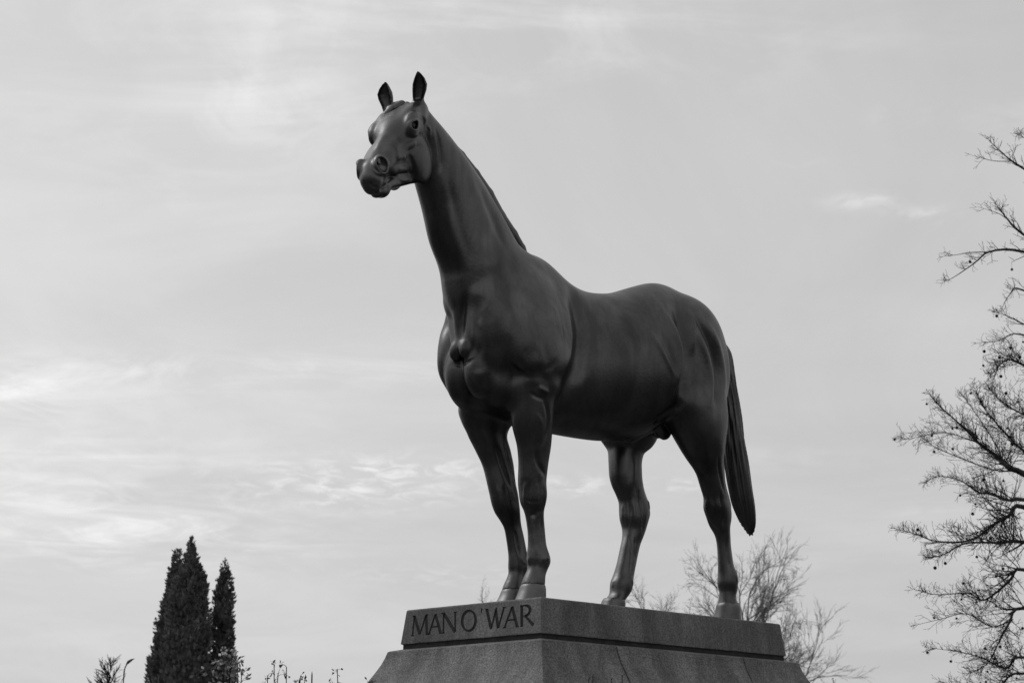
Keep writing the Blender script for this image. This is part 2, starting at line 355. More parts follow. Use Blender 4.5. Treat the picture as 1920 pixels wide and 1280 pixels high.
def headpose():
    yaw,pitch,roll=np.radians([31.9,44.3,8.0])
    h=np.array([np.cos(yaw)*np.cos(pitch),np.sin(yaw)*np.cos(pitch),-np.sin(pitch)])
    l=np.array([-np.sin(yaw),np.cos(yaw),0]); n=np.cross(h,l)
    return np.stack([h,l*np.cos(roll)+n*np.sin(roll),n*np.cos(roll)-l*np.sin(roll)],1)
HP=headpose(); HO=np.array([1.039,.0705,3.088]); HS=1.06
def lat(h): return 1.12-.16*min(max((h-.5)/.2,0),1)
def H(h,l,n): return HO+HS*(HP@np.array([h,l*lat(h),n]))
def head(F):
    s=HS
    def E(h,l,n,a,b,c,k=.03,mode='u',rot=None):
        ell(F,H(h,l,n),(a*s,b*s*lat(h),c*s),k,HP if rot is None else HP@rot,mode)
    def C(p,q,ra,rb,k=.03,mode='u',flat=None):
        cone(F,H(*p),H(*q),ra*s,rb*s,k,mode=mode,sc=None if flat is None else (HP[:,1],flat))
    E(.12,0,-.14,.17,.108,.13,.08)                                  # skull
    E(.25,0,-.09,.15,.125,.085,.05)                                 # forehead
    for q in (1,-1): E(.15,q*.074,-.070,.11,.05,.06,.04)
    C((.30,0,-.095),(.76,0,-.085),.080,.052,.05)
    for q in (1,-1): E(.57,q*.056,-.098,.17,.036,.048,.04)                    # nose bone
    C((.30,0,-.17),(.66,0,-.13),.095,.062,.05)                      # upper jaw
    for q in (1,-1):
        E(.30,q*.080,-.26,.165,.050,.155,.03)                       # round cheek
        E(.47,q*.050,-.20,.15,.034,.075,.04)                        # side of the mouth
        C((.42,q*.05,-.325),(.74,q*.026,-.20),.034,.030,.03)       # lower jaw bar
        E(.60,q*.058,-.165,.06,.02,.03,.02)
        C((.36,q*.094,-.155),(.50,q*.070,-.155),.010,.006,.035)        # facial crest
        E(.250,q*.108,-.058,.074,.030,.038,.032)                    # brow
        E(.286,q*.104,-.088,.056,.030,.046,.030)                    # lids
        E(.20,q*.105,-.12,.05,.025,.045,.03)
        C((.0,q*.082,-.075),(.10,q*.108,-.105),.042,.026,.035)
    E(.775,0,-.115,.095,.066,.080,.04)
    for q in (1,-1):
        E(.750,q*.060,-.074,.070,.042,.062,.020)                    # nostril wing
    E(.826,0,-.125,.045,.060,.058,.03)
    E(.850,0,-.150,.035,.045,.040,.02)
    E(.780,0,-.205,.060,.048,.034,.010)
    E(.742,.006,-.226,.056,.046,.038,.02)
    for q in (1,-1):
        E(.286,q*.126,-.066,.036,.024,.024,.006,'s')
        E(.262,q*.112,-.046,.040,.020,.014,.010)                # eye socket
        E(.772,q*.088,-.060,.044,.036,.047,.006,'s')
        C((.745,q*.058,-.034),(.775,q*.068,-.050),.012,.009,.006)                # nostril
def ear(F,base,tip,face,wid,curve):
    "a leaf-shaped, hollowed shell from base to tip, its open side towards face"
    base=np.array(base);tip=np.array(tip);ax=tip-base;Ln=np.linalg.norm(ax);ax/=Ln
    w=np.array([np.cos(face),np.sin(face),0]);w-=ax*(w@ax);w/=np.linalg.norm(w);u=np.cross(ax,w)
    T=[0,.12,.3,.5,.65,.8,.92,1.0]; Wd=np.array([.74,.66,.80,.98,1.0,.72,.36,.04])*wid; Cv=np.array([0,0,.0,.25,.35,.2,-.15,-.5])*curve
    def fn(x,y,z):
        px,py,pz=x-base[0],y-base[1],z-base[2]
        t=(px*ax[0]+py*ax[1]+pz*ax[2])/Ln; a=px*u[0]+py*u[1]+pz*u[2]; b=px*w[0]+py*w[1]+pz*w[2]
        hw=np.interp(t,T,Wd); a=a-np.interp(t,T,Cv); dp=hw*.75
        o=(np.sqrt((a/hw)**2+((b)/dp)**2)-1)*dp
        hi=hw*.80; i_=(np.sqrt((a/hi)**2+((b-dp*.55)/(dp*1.05))**2)-1)*dp
        i_=np.where(t<.10,i_+ (.10-t)*.5,i_)
        d=np.maximum(o,-i_); return np.maximum(d,np.maximum(-t,t-1)*Ln)
    lo=np.minimum(base,tip)-.08;hi=np.maximum(base,tip)+.08
    F.op(lo,hi,.018,fn)
def lean(a):
    a=np.radians(a); return np.array([[1,0,0],[0,np.cos(a),-np.sin(a)],[0,np.sin(a),np.cos(a)]])
def build(rb=.011,rh=.0055):
    X=np.concatenate([np.arange(-2.15,.72,rb),np.arange(.72,1.62,rh)])
    Y=np.concatenate([np.arange(-.52,-.2,rb),np.arange(-.2,.52,rh),[.531,.542]])
    Z=np.concatenate([np.arange(.0,2.3,rb),np.arange(2.3,3.4,rh)])
    F=Field(X,Y,Z)
    xloft(F,BARREL,.05)
    zloft(F,NECK,.10,.25,sm=.05)
    for s in (1,-1):
        ell(F,(.12,s*.205,1.79),(.31,.150,.42),.06,lean(s*20))                 # shoulder blade
        ell(F,(.06,s*.246,1.575),(.21,.125,.22),.06,lean(s*8))                 # triceps
        ell(F,(.36,s*.175,1.64+.07*min(s,0)),(.15,.115,.22),.07)                 # point of shoulder
        ell(F,(.420,s*.092+.02,1.455),(.10,.105,.18),.026)         # breast
        cone(F,(.46,s*.120+.02,1.90),(.495,s*.058+.035,1.60),.05,.036,.05)
        ell(F,(.512,s*.048+.040,1.567),(.044,.046,.060),.006)
        ell(F,(.22,s*.13,1.34),(.20,.12,.12),.08)
        ell(F,(-1.39,s*.16,1.86),(.33,.19,.35),.07)                 # haunch
        ell(F,(-1.56,s*.15,1.68),(.20,.16,.30),.06)
        ell(F,(-1.40,s*.19,1.60),(.24,.16,.30),.06)
    cone(F,(.50,.03,2.0),(.495,.035,1.60),.09,.035,.05)
    ell(F,(-1.22,.235,1.52),(.15,.10,.20),.06)
    ell(F,(-1.05,-.22,1.46),(.18,.11,.20),.06)
    ell(F,(-1.42,.210,1.46),(.23,.135,.27),.08); ell(F,(-1.455,.213,1.30),(.185,.135,.27),.10); zloft(F,LH,.09,.2); zloft(F,RH,.05,.2); zloft(F,LF,.055,0); zloft(F,RF,.05,0)
    ell(F,(-1.27,.045,1.29),(.07,.04,.075),.012); ell(F,(-1.30,-.035,1.31),(.07,.04,.07),.012)
    cone(F,(-1.2,0,1.33),(-.98,0,1.20),.06,.045,.03)
    head(F)
    ear(F,H(.015,.078,-.075),(.994,.197,3.252),np.radians(42),.046,.02)
    ear(F,H(.015,-.092,-.075),(1.100,-.022,3.216),np.radians(25),.05,-.02)
    v,q=nets(F); v=relax(v,q,8); return v,q
HOOF=[((.055,.165),(.104,.09),(.028,.165),(.079,.076)),((-.02,-.12),(.104,.09),(-.062,-.12),(.077,.075)),((-1.722,.17),(.098,.085),(-1.732,.17),(.079,.079)),((-.91,-.135),(.10,.085),(-.955,-.135),(.077,.076))]
def hoof(i,r=.008):
    (bx,by),(ra,rb_),(tx,ty),(rc,rd)=HOOF[i]
    F=Field(np.arange(bx-.2,bx+.2,r),np.arange(by-.15,by+.15,r),np.arange(-.03,.2,r))
    rows=[(bx,by,-.012,ra*.99,rb_*.99),(bx,by,.0,ra,rb_),(bx+(tx-bx)*.55,by+(ty-by)*.5,.06,ra*.47+rc*.53,rb_*.5+rd*.5),(tx,ty,.118,rc,rd),(tx,ty,.132,rc*.97,rd*.97),(tx-.005,ty,.142,rc*.8,rd*.8)]
    zloft(F,rows,.01,0,2.3)
    v,q=nets(F); return relax(v,q,2),q
TAIL=[(-1.84,.0,2.02,.03,.03),(-1.90,.0,1.97,.06,.05),(-1.935,.0,1.90,.065,.055),(-1.95,.0,1.75,.065,.065),(-1.98,.0,1.55,.070,.07),(-2.005,.0,1.3,.080,.08),(-2.045,.0,1.1,.088,.08),(-2.09,.0,.9,.084,.075),(-2.135,.0,.76,.060,.052),(-2.155,.0,.70,.036,.034),(-2.165,0,.655,.012,.012)]
def tail(r=.006):
    F=Field(np.arange(-2.3,-1.7,r),np.arange(-.2,.2,r),np.arange(.58,2.1,r*1.6))
    zloft(F,TAIL,.01); v,q=nets(F); v=relax(v,q,2); n=vnorm(v,q)
    T=np.array(sorted(TAIL,key=lambda r:r[2])); cx=np.interp(v[:,2],T[:,2],T[:,0]); a=np.arctan2(v[:,1],v[:,0]-cx)
    w=np.sin(a*13+1.9*np.sin(v[:,2]*4)+v[:,2]*3)+.7*np.sin(a*24-v[:,2]*5+1.5*np.sin(v[:,2]*7+1))+.5*np.sin(a*5+v[:,2]*6)
    return v+n*(.0042*w*np.clip((2.0-v[:,2])*4,0,1))[:,None],q
CREST=[(.985,.075,3.075),(.90,.068,3.055),(.79,.055,3.005),(.66,.045,2.93),(.52,.035,2.848),(.395,.028,2.755),(.275,.022,2.648),(.17,.02,2.52),(.06,.018,2.42),(-.02,.016,2.345),(-.07,.014,2.295)]
def mane(r=.007):
    F=Field(np.arange(-.2,1.1,r),np.arange(-.16,.2,r),np.arange(2.15,3.2,r))
    R_=[.022,.028,.032,.036,.040,.042,.044,.044,.040,.030,.016]
    for i in range(len(CREST)-1):
        a=np.array(CREST[i])+(0,-.004,-.012);b=np.array(CREST[i+1])+(0,-.004,-.012)
        cone(F,a,b,R_[i],R_[i+1],.012,((0,1,0),.62))
        cone(F,a+(.0,-.035,-.045),b+(.0,-.035,-.045),R_[i]*.8,R_[i+1]*.8,.02,((0,1,0),.5))
    v,q=nets(F); return relax(v,q,2),q
def forelock(r=.005):
    p=[H(-.02,-.005,-.07),H(.03,-.012,-.022),H(.09,-.034,-.010),H(.15,-.060,-.012)]
    P=np.array(p); F=Field(*[np.arange(P[:,i].min()-.08,P[:,i].max()+.08,r) for i in range(3)])
    for o in (-.03,0.0,.03):
        for i,(ra,rb_) in enumerate(((.022,.024),(.024,.02),(.02,.008))):
            t0,t1=1-i*.28,1-(i+1)*.28
            cone(F,P[i]+HP[:,1]*o*t0,P[i+1]+HP[:,1]*o*t1,ra,rb_,.008)
    v,q=nets(F); return relax(v,q,2),q
def allparts(rb,rh):
    L=[build(rb,rh)]+[hoof(i) for i in range(4)]+[tail(),mane(),forelock()]
    return L
def join(L):
    v=[];q=[];o=0
    for a,b in L: v.append(a);q.append(b+o);o+=len(a)
    return np.concatenate(v),np.concatenate(q)
STROKES = []
def catmull(P, n=6):
    P = np.asarray(P, float)
    if len(P) < 3: return P
    E = np.concatenate([[2 * P[0] - P[1]], P, [2 * P[-1] - P[-2]]]); t = (np.arange(n) / n)[:, None]; out = []
    for i in range(1, len(E) - 2):
        a, b, c, d = E[i - 1:i + 3]
        out.append(.5 * (2 * b + (c - a) * t + (2 * a - 5 * b + 4 * c - d) * t * t + (3 * b - a - 3 * c + d) * t ** 3))
    return np.concatenate(out + [P[-1:]])
def sculpt(v, q):
    "push the surface in or out along brush strokes that fade at both ends"
    v = v.copy()
    for batch in STROKES:
        n = vnorm(v, q); D = np.zeros(len(v))
        for pts, rad, dep, mir in batch:
            for s in ((1, -1) if mir else (1,)):
                P = catmull(np.array(pts, float) * (1, s, 1))
                lo, hi = P.min(0) - 2 * rad, P.max(0) + 2 * rad
                m = np.nonzero(((v > lo) & (v < hi)).all(1))[0]
                if not len(m): continue
                x = v[m]
                if len(P) == 1: best = ((x - P[0]) ** 2).sum(1); fade = 1.0
                else:
                    best = np.full(len(m), 1e9); at = np.zeros(len(m)); acc = 0.0
                    for a, b in zip(P[:-1], P[1:]):
                        ab = b - a; L = math.sqrt(max(ab @ ab, 1e-12)); t = np.clip(((x - a) @ ab) / L / L, 0, 1)
                        d = ((x - a - t[:, None] * ab) ** 2).sum(1); w = d < best
                        best = np.where(w, d, best); at = np.where(w, acc + t * L, at); acc += L
                    f = np.clip(np.minimum(at, acc - at) / (acc * .33) + .05, 0, 1); fade = f * f * (3 - 2 * f)
                D[m] += dep * fade * np.exp(-best / (rad * rad) * 1.5)
        v = v + n * D[:, None]
    return v, q
STROKES=[[[[[-0.317,0.116,2.151],[-0.301,0.233,1.964],[-0.283,0.301,1.764],[-0.227,0.328,1.555],[-0.172,0.295,1.389],[-0.196,0.159,1.206]],0.075,-0.05,1],[[[-0.17,0.213,2.034],[-0.165,0.288,1.825],[-0.157,0.32,1.678],[-0.08,0.362,1.521],[0.001,0.365,1.399]],0.05,0.0203,1],[[[0.488,0.194,1.516],[0.426,0.274,1.562],[0.308,0.364,1.571]],0.1,-0.012,1],[[[0.511,0.17,1.697],[0.469,0.247,1.723],[0.372,0.313,1.761]],0.055,0.005,1],[[[0.501,0.178,1.738],[0.501,0.214,1.612],[0.485,0.191,1.483]],0.03,-0.01,0],[[[0.514,0.152,1.826],[0.514,0.163,1.67],[0.506,0.154,1.571]],0.024,0.008,0],[[[0.3,0.355,1.506],[0.241,0.389,1.53],[0.167,0.405,1.562]],0.06,-0.005,1],[[[0.175,0.389,1.683],[0.128,0.407,1.551],[0.083,0.386,1.424]],0.04,-0.006,1],[[[0.456,0.208,1.434],[0.409,0.195,1.308],[0.267,0.09,1.224]],0.06,-0.01,0],[[[0.49,0.187,1.432],[0.479,0.185,1.38],[0.458,0.181,1.33]],0.05,0.004,0],[[[0.52,-0.067,1.491],[0.495,-0.003,1.484],[0.521,0.111,1.478],[0.494,0.181,1.5]],0.014,-0.012,0],[[[0.302,0.232,1.3],[0.271,0.257,1.378],[0.234,0.33,1.419],[0.179,0.373,1.423],[0.108,0.374,1.389],[0.035,0.362,1.34]],0.035,-0.006,0],[[[0.226,0.296,1.358],[0.184,0.339,1.37],[0.131,0.359,1.347]],0.03,0.005,0],[[[0.156,0.347,1.339],[0.11,0.356,1.32],[0.055,0.355,1.307]],0.022,0.011,0],[[[0.19,0.316,1.305],[0.145,0.335,1.278],[0.082,0.344,1.265]],0.016,-0.007,0],[[[0.111,0.346,1.291],[0.052,0.33,1.2],[0.028,0.308,1.104],[0.051,0.278,0.964]],0.018,-0.012,0],[[[0.136,0.32,1.19],[0.08,0.311,1.097],[0.073,0.283,1.001]],0.02,0.005,0],[[[0.088,0.27,0.967],[0.067,0.261,0.883],[-0.004,0.247,0.795]],0.016,-0.0153,0],[[[-0.09,-0.082,0.595],[0.055,0.202,0.563],[-0.038,0.218,0.617]],0.018,-0.0102,0],[[[-0.006,0.213,0.565],[-0.015,0.207,0.449],[-0.016,0.221,0.341]],0.011,-0.0136,0],[[[0.112,-0.099,1.049],[0.056,-0.091,0.899],[-0.001,-0.064,0.748]],0.016,-0.0119,0],[[[0.041,-0.099,1.092],[-0.005,-0.089,0.93],[-0.068,-0.089,0.775]],0.014,-0.0119,0],[[[-0.797,0.333,1.901],[-0.895,0.386,1.751],[-0.98,0.397,1.633],[-1.059,0.377,1.536]],0.0286,0.009,1],[[[-0.902,0.343,1.916],[-0.964,0.388,1.773],[-1.024,0.394,1.636],[-1.057,0.379,1.546]],0.0442,-0.0097,1],[[[-1.018,0.291,2.054],[-1.072,0.363,1.866],[-1.108,0.378,1.713],[-1.068,0.379,1.555],[-1.014,0.329,1.393]],0.045,0.0232,1],[[[-1.164,0.24,2.144],[-1.173,0.336,1.935],[-1.184,0.359,1.738],[-1.161,0.351,1.529],[-1.139,0.265,1.347]],0.06,-0.052,0],[[[-1.172,0.333,1.45],[-1.115,0.269,1.354],[-0.985,0.216,1.263]],0.04,-0.029,0],[[[-1.301,0.301,2.088],[-1.267,0.344,1.919],[-1.236,0.354,1.729]],0.024,0.0174,1],[[[-1.262,0.28,2.116],[-1.361,0.345,1.949],[-1.45,0.35,1.805],[-1.492,0.351,1.656],[-1.464,0.366,1.502],[-1.407,0.381,1.328]],0.036,-0.029,1],[[[-1.358,0.321,2.049],[-1.515,0.339,1.847],[-1.572,0.329,1.634],[-1.532,0.36,1.439]],0.04,0.0145,1],[[[-1.269,0.342,1.938],[-1.378,0.357,1.757],[-1.412,0.363,1.569],[-1.349,0.378,1.376]],0.036,0.0145,1],[[[0.792,0.155,2.688],[0.73,0.145,2.53],[0.684,0.138,2.367],[0.633,0.135,2.204],[0.588,0.113,2.044]],0.0375,0.0097,1],[[[0.736,0.161,2.629],[0.667,0.153,2.436],[0.604,0.162,2.256],[0.53,0.169,2.078]],0.05,-0.0113,1],[[[0.763,0.091,2.431],[0.698,0.087,2.237],[0.614,0.067,2.049],[0.562,0.073,1.85]],0.0625,-0.0129,0],[[[0.583,0.154,2.734],[0.467,0.164,2.491],[0.379,0.191,2.257]],0.0625,0.0081,1],[[[0.47,0.141,2.655],[0.345,0.151,2.431],[0.249,0.197,2.193]],0.05,-0.0097,1],[[[0.534,0.144,1.927],[0.42,0.215,2.026],[0.125,0.209,2.142]],0.075,-0.0117,1],[[[0.547,0.128,1.928],[0.538,0.082,1.784],[0.545,0.066,1.615]],0.026,-0.0208,0],[[[-1.58,0.263,0.891],[-1.614,0.256,0.751],[-1.652,0.216,0.614]],0.013,-0.0153,0],[[[-1.497,0.328,1.11],[-1.583,0.272,0.963],[-1.638,0.256,0.844]],0.014,-0.0136,0],[[[-1.681,0.217,0.591],[-1.694,0.211,0.455],[-1.712,0.23,0.329]],0.01,-0.0119,0],[[[-1.574,0.125,0.725],[-1.625,0.188,0.618],[-1.733,0.21,0.618]],0.018,-0.0068,0],[[[-1.156,-0.095,0.89],[-1.186,-0.078,0.728],[-1.192,-0.096,0.586]],0.014,-0.0187,0],[[[-1.071,-0.121,0.866],[-1.091,-0.113,0.723],[-1.098,-0.133,0.617]],0.016,-0.0102,0],[[[-1.093,-0.129,0.581],[-1.082,-0.09,0.433],[-1.04,-0.07,0.279]],0.01,-0.0119,0],[[[-1.121,-0.097,0.562],[-1.12,-0.093,0.4]],0.009,-0.0102,0],[[[-1.063,-0.186,0.837],[-1.101,-0.095,0.938],[-1.134,-0.099,1.125]],0.03,0.0068,0],[[[-1.447,0.244,1.007],[-1.506,0.209,0.89],[-1.54,0.199,0.768]],0.02,0.0068,0],[[[0.01,0.224,0.296],[-0.026,0.229,0.282]],0.02,0.0051,0]],[[[[1.17,0.278,2.855],[1.132,0.271,2.911],[1.071,0.267,2.94],[0.98,0.232,2.94],[0.934,0.195,2.918]],0.018,0.005,0],[[[1.173,0.293,2.813],[1.162,0.298,2.856],[1.109,0.305,2.89],[1.013,0.253,2.905],[0.947,0.196,2.894]],0.011,-0.004,0],[[[1.166,0.3,2.806],[1.155,0.312,2.84],[1.105,0.305,2.87],[1.037,0.272,2.881],[1.014,0.259,2.855]],0.009,0.003,0],[[[1.16,0.303,2.8],[1.131,0.303,2.776],[1.072,0.287,2.79],[1.018,0.259,2.841]],0.009,0.003,0],[[[1.209,0.321,2.645],[1.13,0.304,2.677],[1.016,0.263,2.75]],0.02,-0.009,0],[[[1.212,0.314,2.683],[1.126,0.298,2.72],[0.997,0.239,2.799]],0.022,0.006,0],[[[1.162,0.308,2.672],[1.127,0.301,2.614],[1.089,0.275,2.543],[1.093,0.25,2.491]],0.02,-0.012,0],[[[1.312,0.343,2.664],[1.286,0.363,2.614],[1.307,0.375,2.556]],0.02,0.004,0],[[[0.927,0.193,2.921],[0.891,0.179,2.887],[0.89,0.163,2.832]],0.014,0.006,0],[[[1.315,0.38,2.56],[1.236,0.335,2.602],[1.162,0.303,2.619]],0.024,0.01,0],[[[1.322,0.374,2.516],[1.215,0.324,2.559],[1.125,0.298,2.598]],0.015,-0.004,0],[[[1.279,0.35,2.505],[1.207,0.32,2.538],[1.128,0.283,2.557]],0.022,0.008,0],[[[1.278,0.329,2.48],[1.2,0.312,2.507],[1.095,0.272,2.54]],0.012,-0.006,0],[[[1.28,0.321,2.475],[1.352,0.363,2.416],[1.402,0.377,2.363],[1.473,0.399,2.316]],0.009,-0.009,0],[[[1.267,0.325,2.46],[1.181,0.299,2.474],[1.096,0.264,2.517]],0.012,0.004,0],[[[1.271,0.046,2.852],[1.279,0.124,2.755],[1.437,0.324,2.591]],0.02,-0.004,0],[[[1.275,0.24,2.783],[1.343,0.277,2.701],[1.418,0.331,2.603]],0.03,0.005,0],[[[0.864,0.177,2.911],[0.829,0.167,2.817],[0.816,0.153,2.719],[0.822,0.119,2.621]],0.02,0.004,0],[[[0.849,0.175,2.933],[0.811,0.172,2.837],[0.786,0.163,2.723],[0.789,0.142,2.622]],0.018,-0.01,0],[[[1.516,0.4,2.485],[1.514,0.419,2.441],[1.479,0.435,2.418],[1.422,0.433,2.437]],0.012,0.005,0],[[[1.531,0.402,2.369],[1.499,0.412,2.341],[1.453,0.413,2.343]],0.012,-0.004,0]],[[[[0.12,0.2,0.771],[0.113,0.182,0.69],[0.097,0.174,0.616]],0.012,0.006,0],[[[0.103,0.226,0.786],[0.099,0.212,0.688],[0.08,0.195,0.602]],0.012,-0.007,0],[[[0.056,0.253,0.805],[0.043,0.249,0.706],[0.033,0.226,0.609]],0.012,-0.006,0],[[[0.014,0.251,0.793],[-0.004,0.246,0.695],[-0.007,0.227,0.62]],0.013,0.007,0],[[[0.109,0.142,0.662],[0.08,0.22,0.639],[-0.01,0.239,0.659]],0.01,-0.004,0],[[[0.037,0.205,0.345],[0.036,0.209,0.262],[0.053,0.213,0.194]],0.014,-0.005,0],[[[-0.03,0.225,0.316],[-0.052,0.225,0.278]],0.016,0.007,0],[[[0.063,0.16,0.307],[0.056,0.162,0.255]],0.014,0.004,0],[[[0.06,0.192,0.551],[0.049,0.189,0.445],[0.047,0.197,0.345]],0.012,0.004,0],[[[0.089,-0.115,0.796],[0.066,-0.1,0.694],[0.03,-0.1,0.606]],0.014,0.006,0],[[[0.053,-0.084,0.796],[0.036,-0.072,0.694],[-0.006,-0.079,0.597]],0.012,-0.008,0],[[[-0.004,-0.067,0.766],[-0.02,-0.06,0.681]],0.012,0.005,0],[[[-0.044,-0.092,0.516],[-0.065,-0.086,0.416],[-0.078,-0.07,0.331]],0.01,-0.008,0],[[[-0.086,-0.069,0.331],[-0.107,-0.062,0.288]],0.014,0.006,0],[[[-1.672,0.257,0.913],[-1.715,0.239,0.835],[-1.727,0.23,0.765]],0.014,0.008,0],[[[-1.529,0.176,0.824],[-1.542,0.172,0.753],[-1.573,0.175,0.694]],0.016,0.006,0],[[[-1.548,0.233,0.837],[-1.572,0.226,0.732],[-1.61,0.207,0.647]],0.014,-0.007,0],[[[-1.282,-0.126,0.834],[-1.286,-0.106,0.752]],0.014,0.008,0],[[[-1.076,-0.169,0.782],[-1.08,-0.165,0.673]],0.014,0.006,0],[[[-1.112,-0.102,0.832],[-1.118,-0.09,0.723],[-1.125,-0.099,0.616]],0.012,0.007,0],[[[-1.748,0.23,0.331],[-1.774,0.224,0.262]],0.014,0.006,0],[[[-1.058,-0.073,0.287],[-1.083,-0.084,0.219]],0.014,0.006,0],[[[-0.965,-0.145,0.269],[-0.952,-0.143,0.208]],0.014,0.004,0],[[[0.477,0.197,1.433],[0.481,0.177,1.361],[0.439,0.148,1.284]],0.035,0.006,0],[[[0.001,0.299,1.936],[-0.045,0.337,1.797],[-0.032,0.38,1.648]],0.04,0.006,1],[[[0.205,0.373,1.443],[0.09,0.394,1.456],[0.023,0.4,1.54]],0.03,-0.006,1]]]
# ---------------------------------------------------------------- ground
def ground_z(x, y):
    return 1.10 * math.exp(-((x * x + y * y) / 26.0) ** 1.5)
def build_ground():
    R = [0, .8, 1.6, 2.4, 3.2, 4.0, 4.8, 5.6, 6.4, 7.2, 8.2, 9.5, 11, 14, 20, 32, 60, 120, 300, 900, 3500]
    n = 48; V_ = [(0, 0, ground_z(0, 0))]; F_ = []
    for r in R[1:]:
        for k in range(n):
            a = 2 * math.pi * k / n; V_.append((r * math.cos(a), r * math.sin(a), ground_z(r * math.cos(a), r * math.sin(a))))
    for k in range(n): F_.append((0, 1 + k, 1 + (k + 1) % n))
    for i in range(len(R) - 2):
        for k in range(n):
            a, b = 1 + i * n + k, 1 + i * n + (k + 1) % n
            F_.append((a, a + n, b + n, b))
    o = mesh_obj('ground', V_, F_, M_GRASS, smooth=True); tag(o, kind='structure')
build_ground()

# ---------------------------------------------------------------- plinth
PL, PW = 2.371, 1.1456
plinth = empty('plinth', (0, 0, ground_z(0, 0)))
tag(plinth, 'grey granite plinth with flared base and carved lettering under the horse statue', 'plinth')
PZ = ZP - ground_z(0, 0)                    # plinth top in the plinth's own frame
def ring_loft(prof, mat_idx=0):
    "prof = [(offset, z)], rectangular rings stacked from top to bottom"
    bm = bmesh.new(); rings = []
    for o, z in prof:
        a, b = PL / 2 + o, PW / 2 + o
        rings.append([bm.verts.new((sx * a, sy * b, z)) for sx, sy in ((1, 1), (-1, 1), (-1, -1), (1, -1))])
    bm.faces.new(rings[0]); bm.faces.new(rings[-1][::-1])
    for r0, r1 in zip(rings, rings[1:]):
        for k in range(4):
            bm.faces.new((r0[k], r1[k], r1[(k + 1) % 4], r0[(k + 1) % 4]))
    bmesh.ops.recalc_face_normals(bm, faces=bm.faces)
    return bm
def slice_x(bm, x0, x1):
    for x, sgn in ((x0, -1), (x1, 1)):
        if x is None: continue
        g = bm.verts[:] + bm.edges[:] + bm.faces[:]
        r = bmesh.ops.bisect_plane(bm, geom=g, plane_co=(x, 0, 0), plane_no=(sgn, 0, 0), clear_outer=True)
        e = [q for q in r['geom_cut'] if isinstance(q, bmesh.types.BMEdge)]
        bmesh.ops.holes_fill(bm, edges=e, sides=0)
    return bm
def bevel_hard(bm, w, seg=1, ang=25):
    bm.normal_update()
    e = [q for q in bm.edges if len(q.link_faces) == 2 and q.calc_face_angle(0) > math.radians(ang)]
    if e: bmesh.ops.bevel(bm, geom=e, offset=w, segments=seg, affect='EDGES', profile=.5)
    return bm
def stroke(bm, p, q, wp, wq, depth, x):
    "one cut of a letter as a prism in the front face; p, q = (u, z), u runs left to right"
    p, q = Vector((p[0] + (-.104 - p[1]) * .115, p[1])), Vector((q[0] + (-.104 - q[1]) * .115, q[1])); d = (q - p).normalized(); n = Vector((-d.y, d.x))
    c = [p + n * wp / 2, q + n * wq / 2, q - n * wq / 2, p - n * wp / 2]
    f = [bm.verts.new((x + depth * .5, a.x, a.y)) for a in c]; b = [bm.verts.new((x - depth, a.x, a.y)) for a in c]
    fs = [bm.faces.new(f), bm.faces.new(b[::-1])] + [bm.faces.new((f[i], b[i], b[(i + 1) % 4], f[(i + 1) % 4])) for i in range(4)]
def letters():
    "strokes of each letter: (p, q, width at p, width at q)"
    T, B = -.043, -.165; k, h = .0235, .0150      # thick and thin strokes
    def serif(u, z, w=.026): return ((u - w / 2, z), (u + w / 2, z), .008, .008)
    Ls = []
    Ls.append([((-.492, T), (-.506, B), h, h), ((-.492, T), (-.440, B + .004), k, k), ((-.386, T), (-.440, B + .004), h, h), ((-.386, T), (-.376, B), k, k), serif(-.506, B), serif(-.376, B), serif(-.498, T, .02), serif(-.380, T, .02)])
    Ls.append([((-.305, T), (-.358, B), h, h), ((-.305, T), (-.256, B), k, k), ((-.337, -.122), (-.275, -.122), .010, .010), serif(-.358, B), serif(-.256, B)])
    Ls.append([((-.232, T), (-.232, B), h, h), ((-.232, T), (-.130, B), k, k), ((-.130, T), (-.130, B), h, h), serif(-.232, B), serif(-.240, T, .024), serif(-.130, T)])
    oc, ov = (-.012, (T + B) / 2), []
    n = 20
    for i in range(n):
        a0, a1 = 2 * math.pi * i / n, 2 * math.pi * (i + 1.12) / n
        f = lambda a: (oc[0] + .058 * math.cos(a), oc[1] + .0625 * math.sin(a))
        wd = lambda a: .0125 + .0125 * abs(math.cos(a + .35)) ** 1.5
        ov.append((f(a0), f(a1), wd(a0), wd(a1)))
    Ls.append(ov)
    Ls.append([((.098, -.036), (.091, -.064), .016, .006)])
    Ls.append([((.140, T), (.176, B), k, k), ((.222, T + .004), (.176, B), h, h), ((.214, T - .012), (.236, B), k, k), ((.284, T), (.236, B), h, h), serif(.140, T), serif(.284, T), ])
    Ls.append([((.350, T), (.288, B), h, h), ((.350, T), (.392, B), k, k), ((.315, -.122), (.376, -.122), .010, .010), serif(.288, B), serif(.392, B)])
    rr = [((.430, T), (.430, B), k, k), serif(.430, B), serif(.424, T, .02), ((.455, -.105), (.524, B), .015, k)]
    rc = (.455, -.074)
    pr = None
    for i in range(9):
        a = math.pi / 2 - math.pi * i / 8
        p = (rc[0] + .043 * math.cos(a), rc[1] + .031 * math.sin(a)); wv = .012 + .012 * math.cos(a)
        if pr: rr.append((pr[0], (p[0] + (p[0] - pr[0][0]) * .12, p[1] + (p[1] - pr[0][1]) * .12), pr[1], wv))
        pr = (p, wv)
    rr += [((.430, T), (.458, T), .008, .008), ((.430, -.105), (.458, -.105), .008, .008)]
    Ls.append(rr)
    return Ls
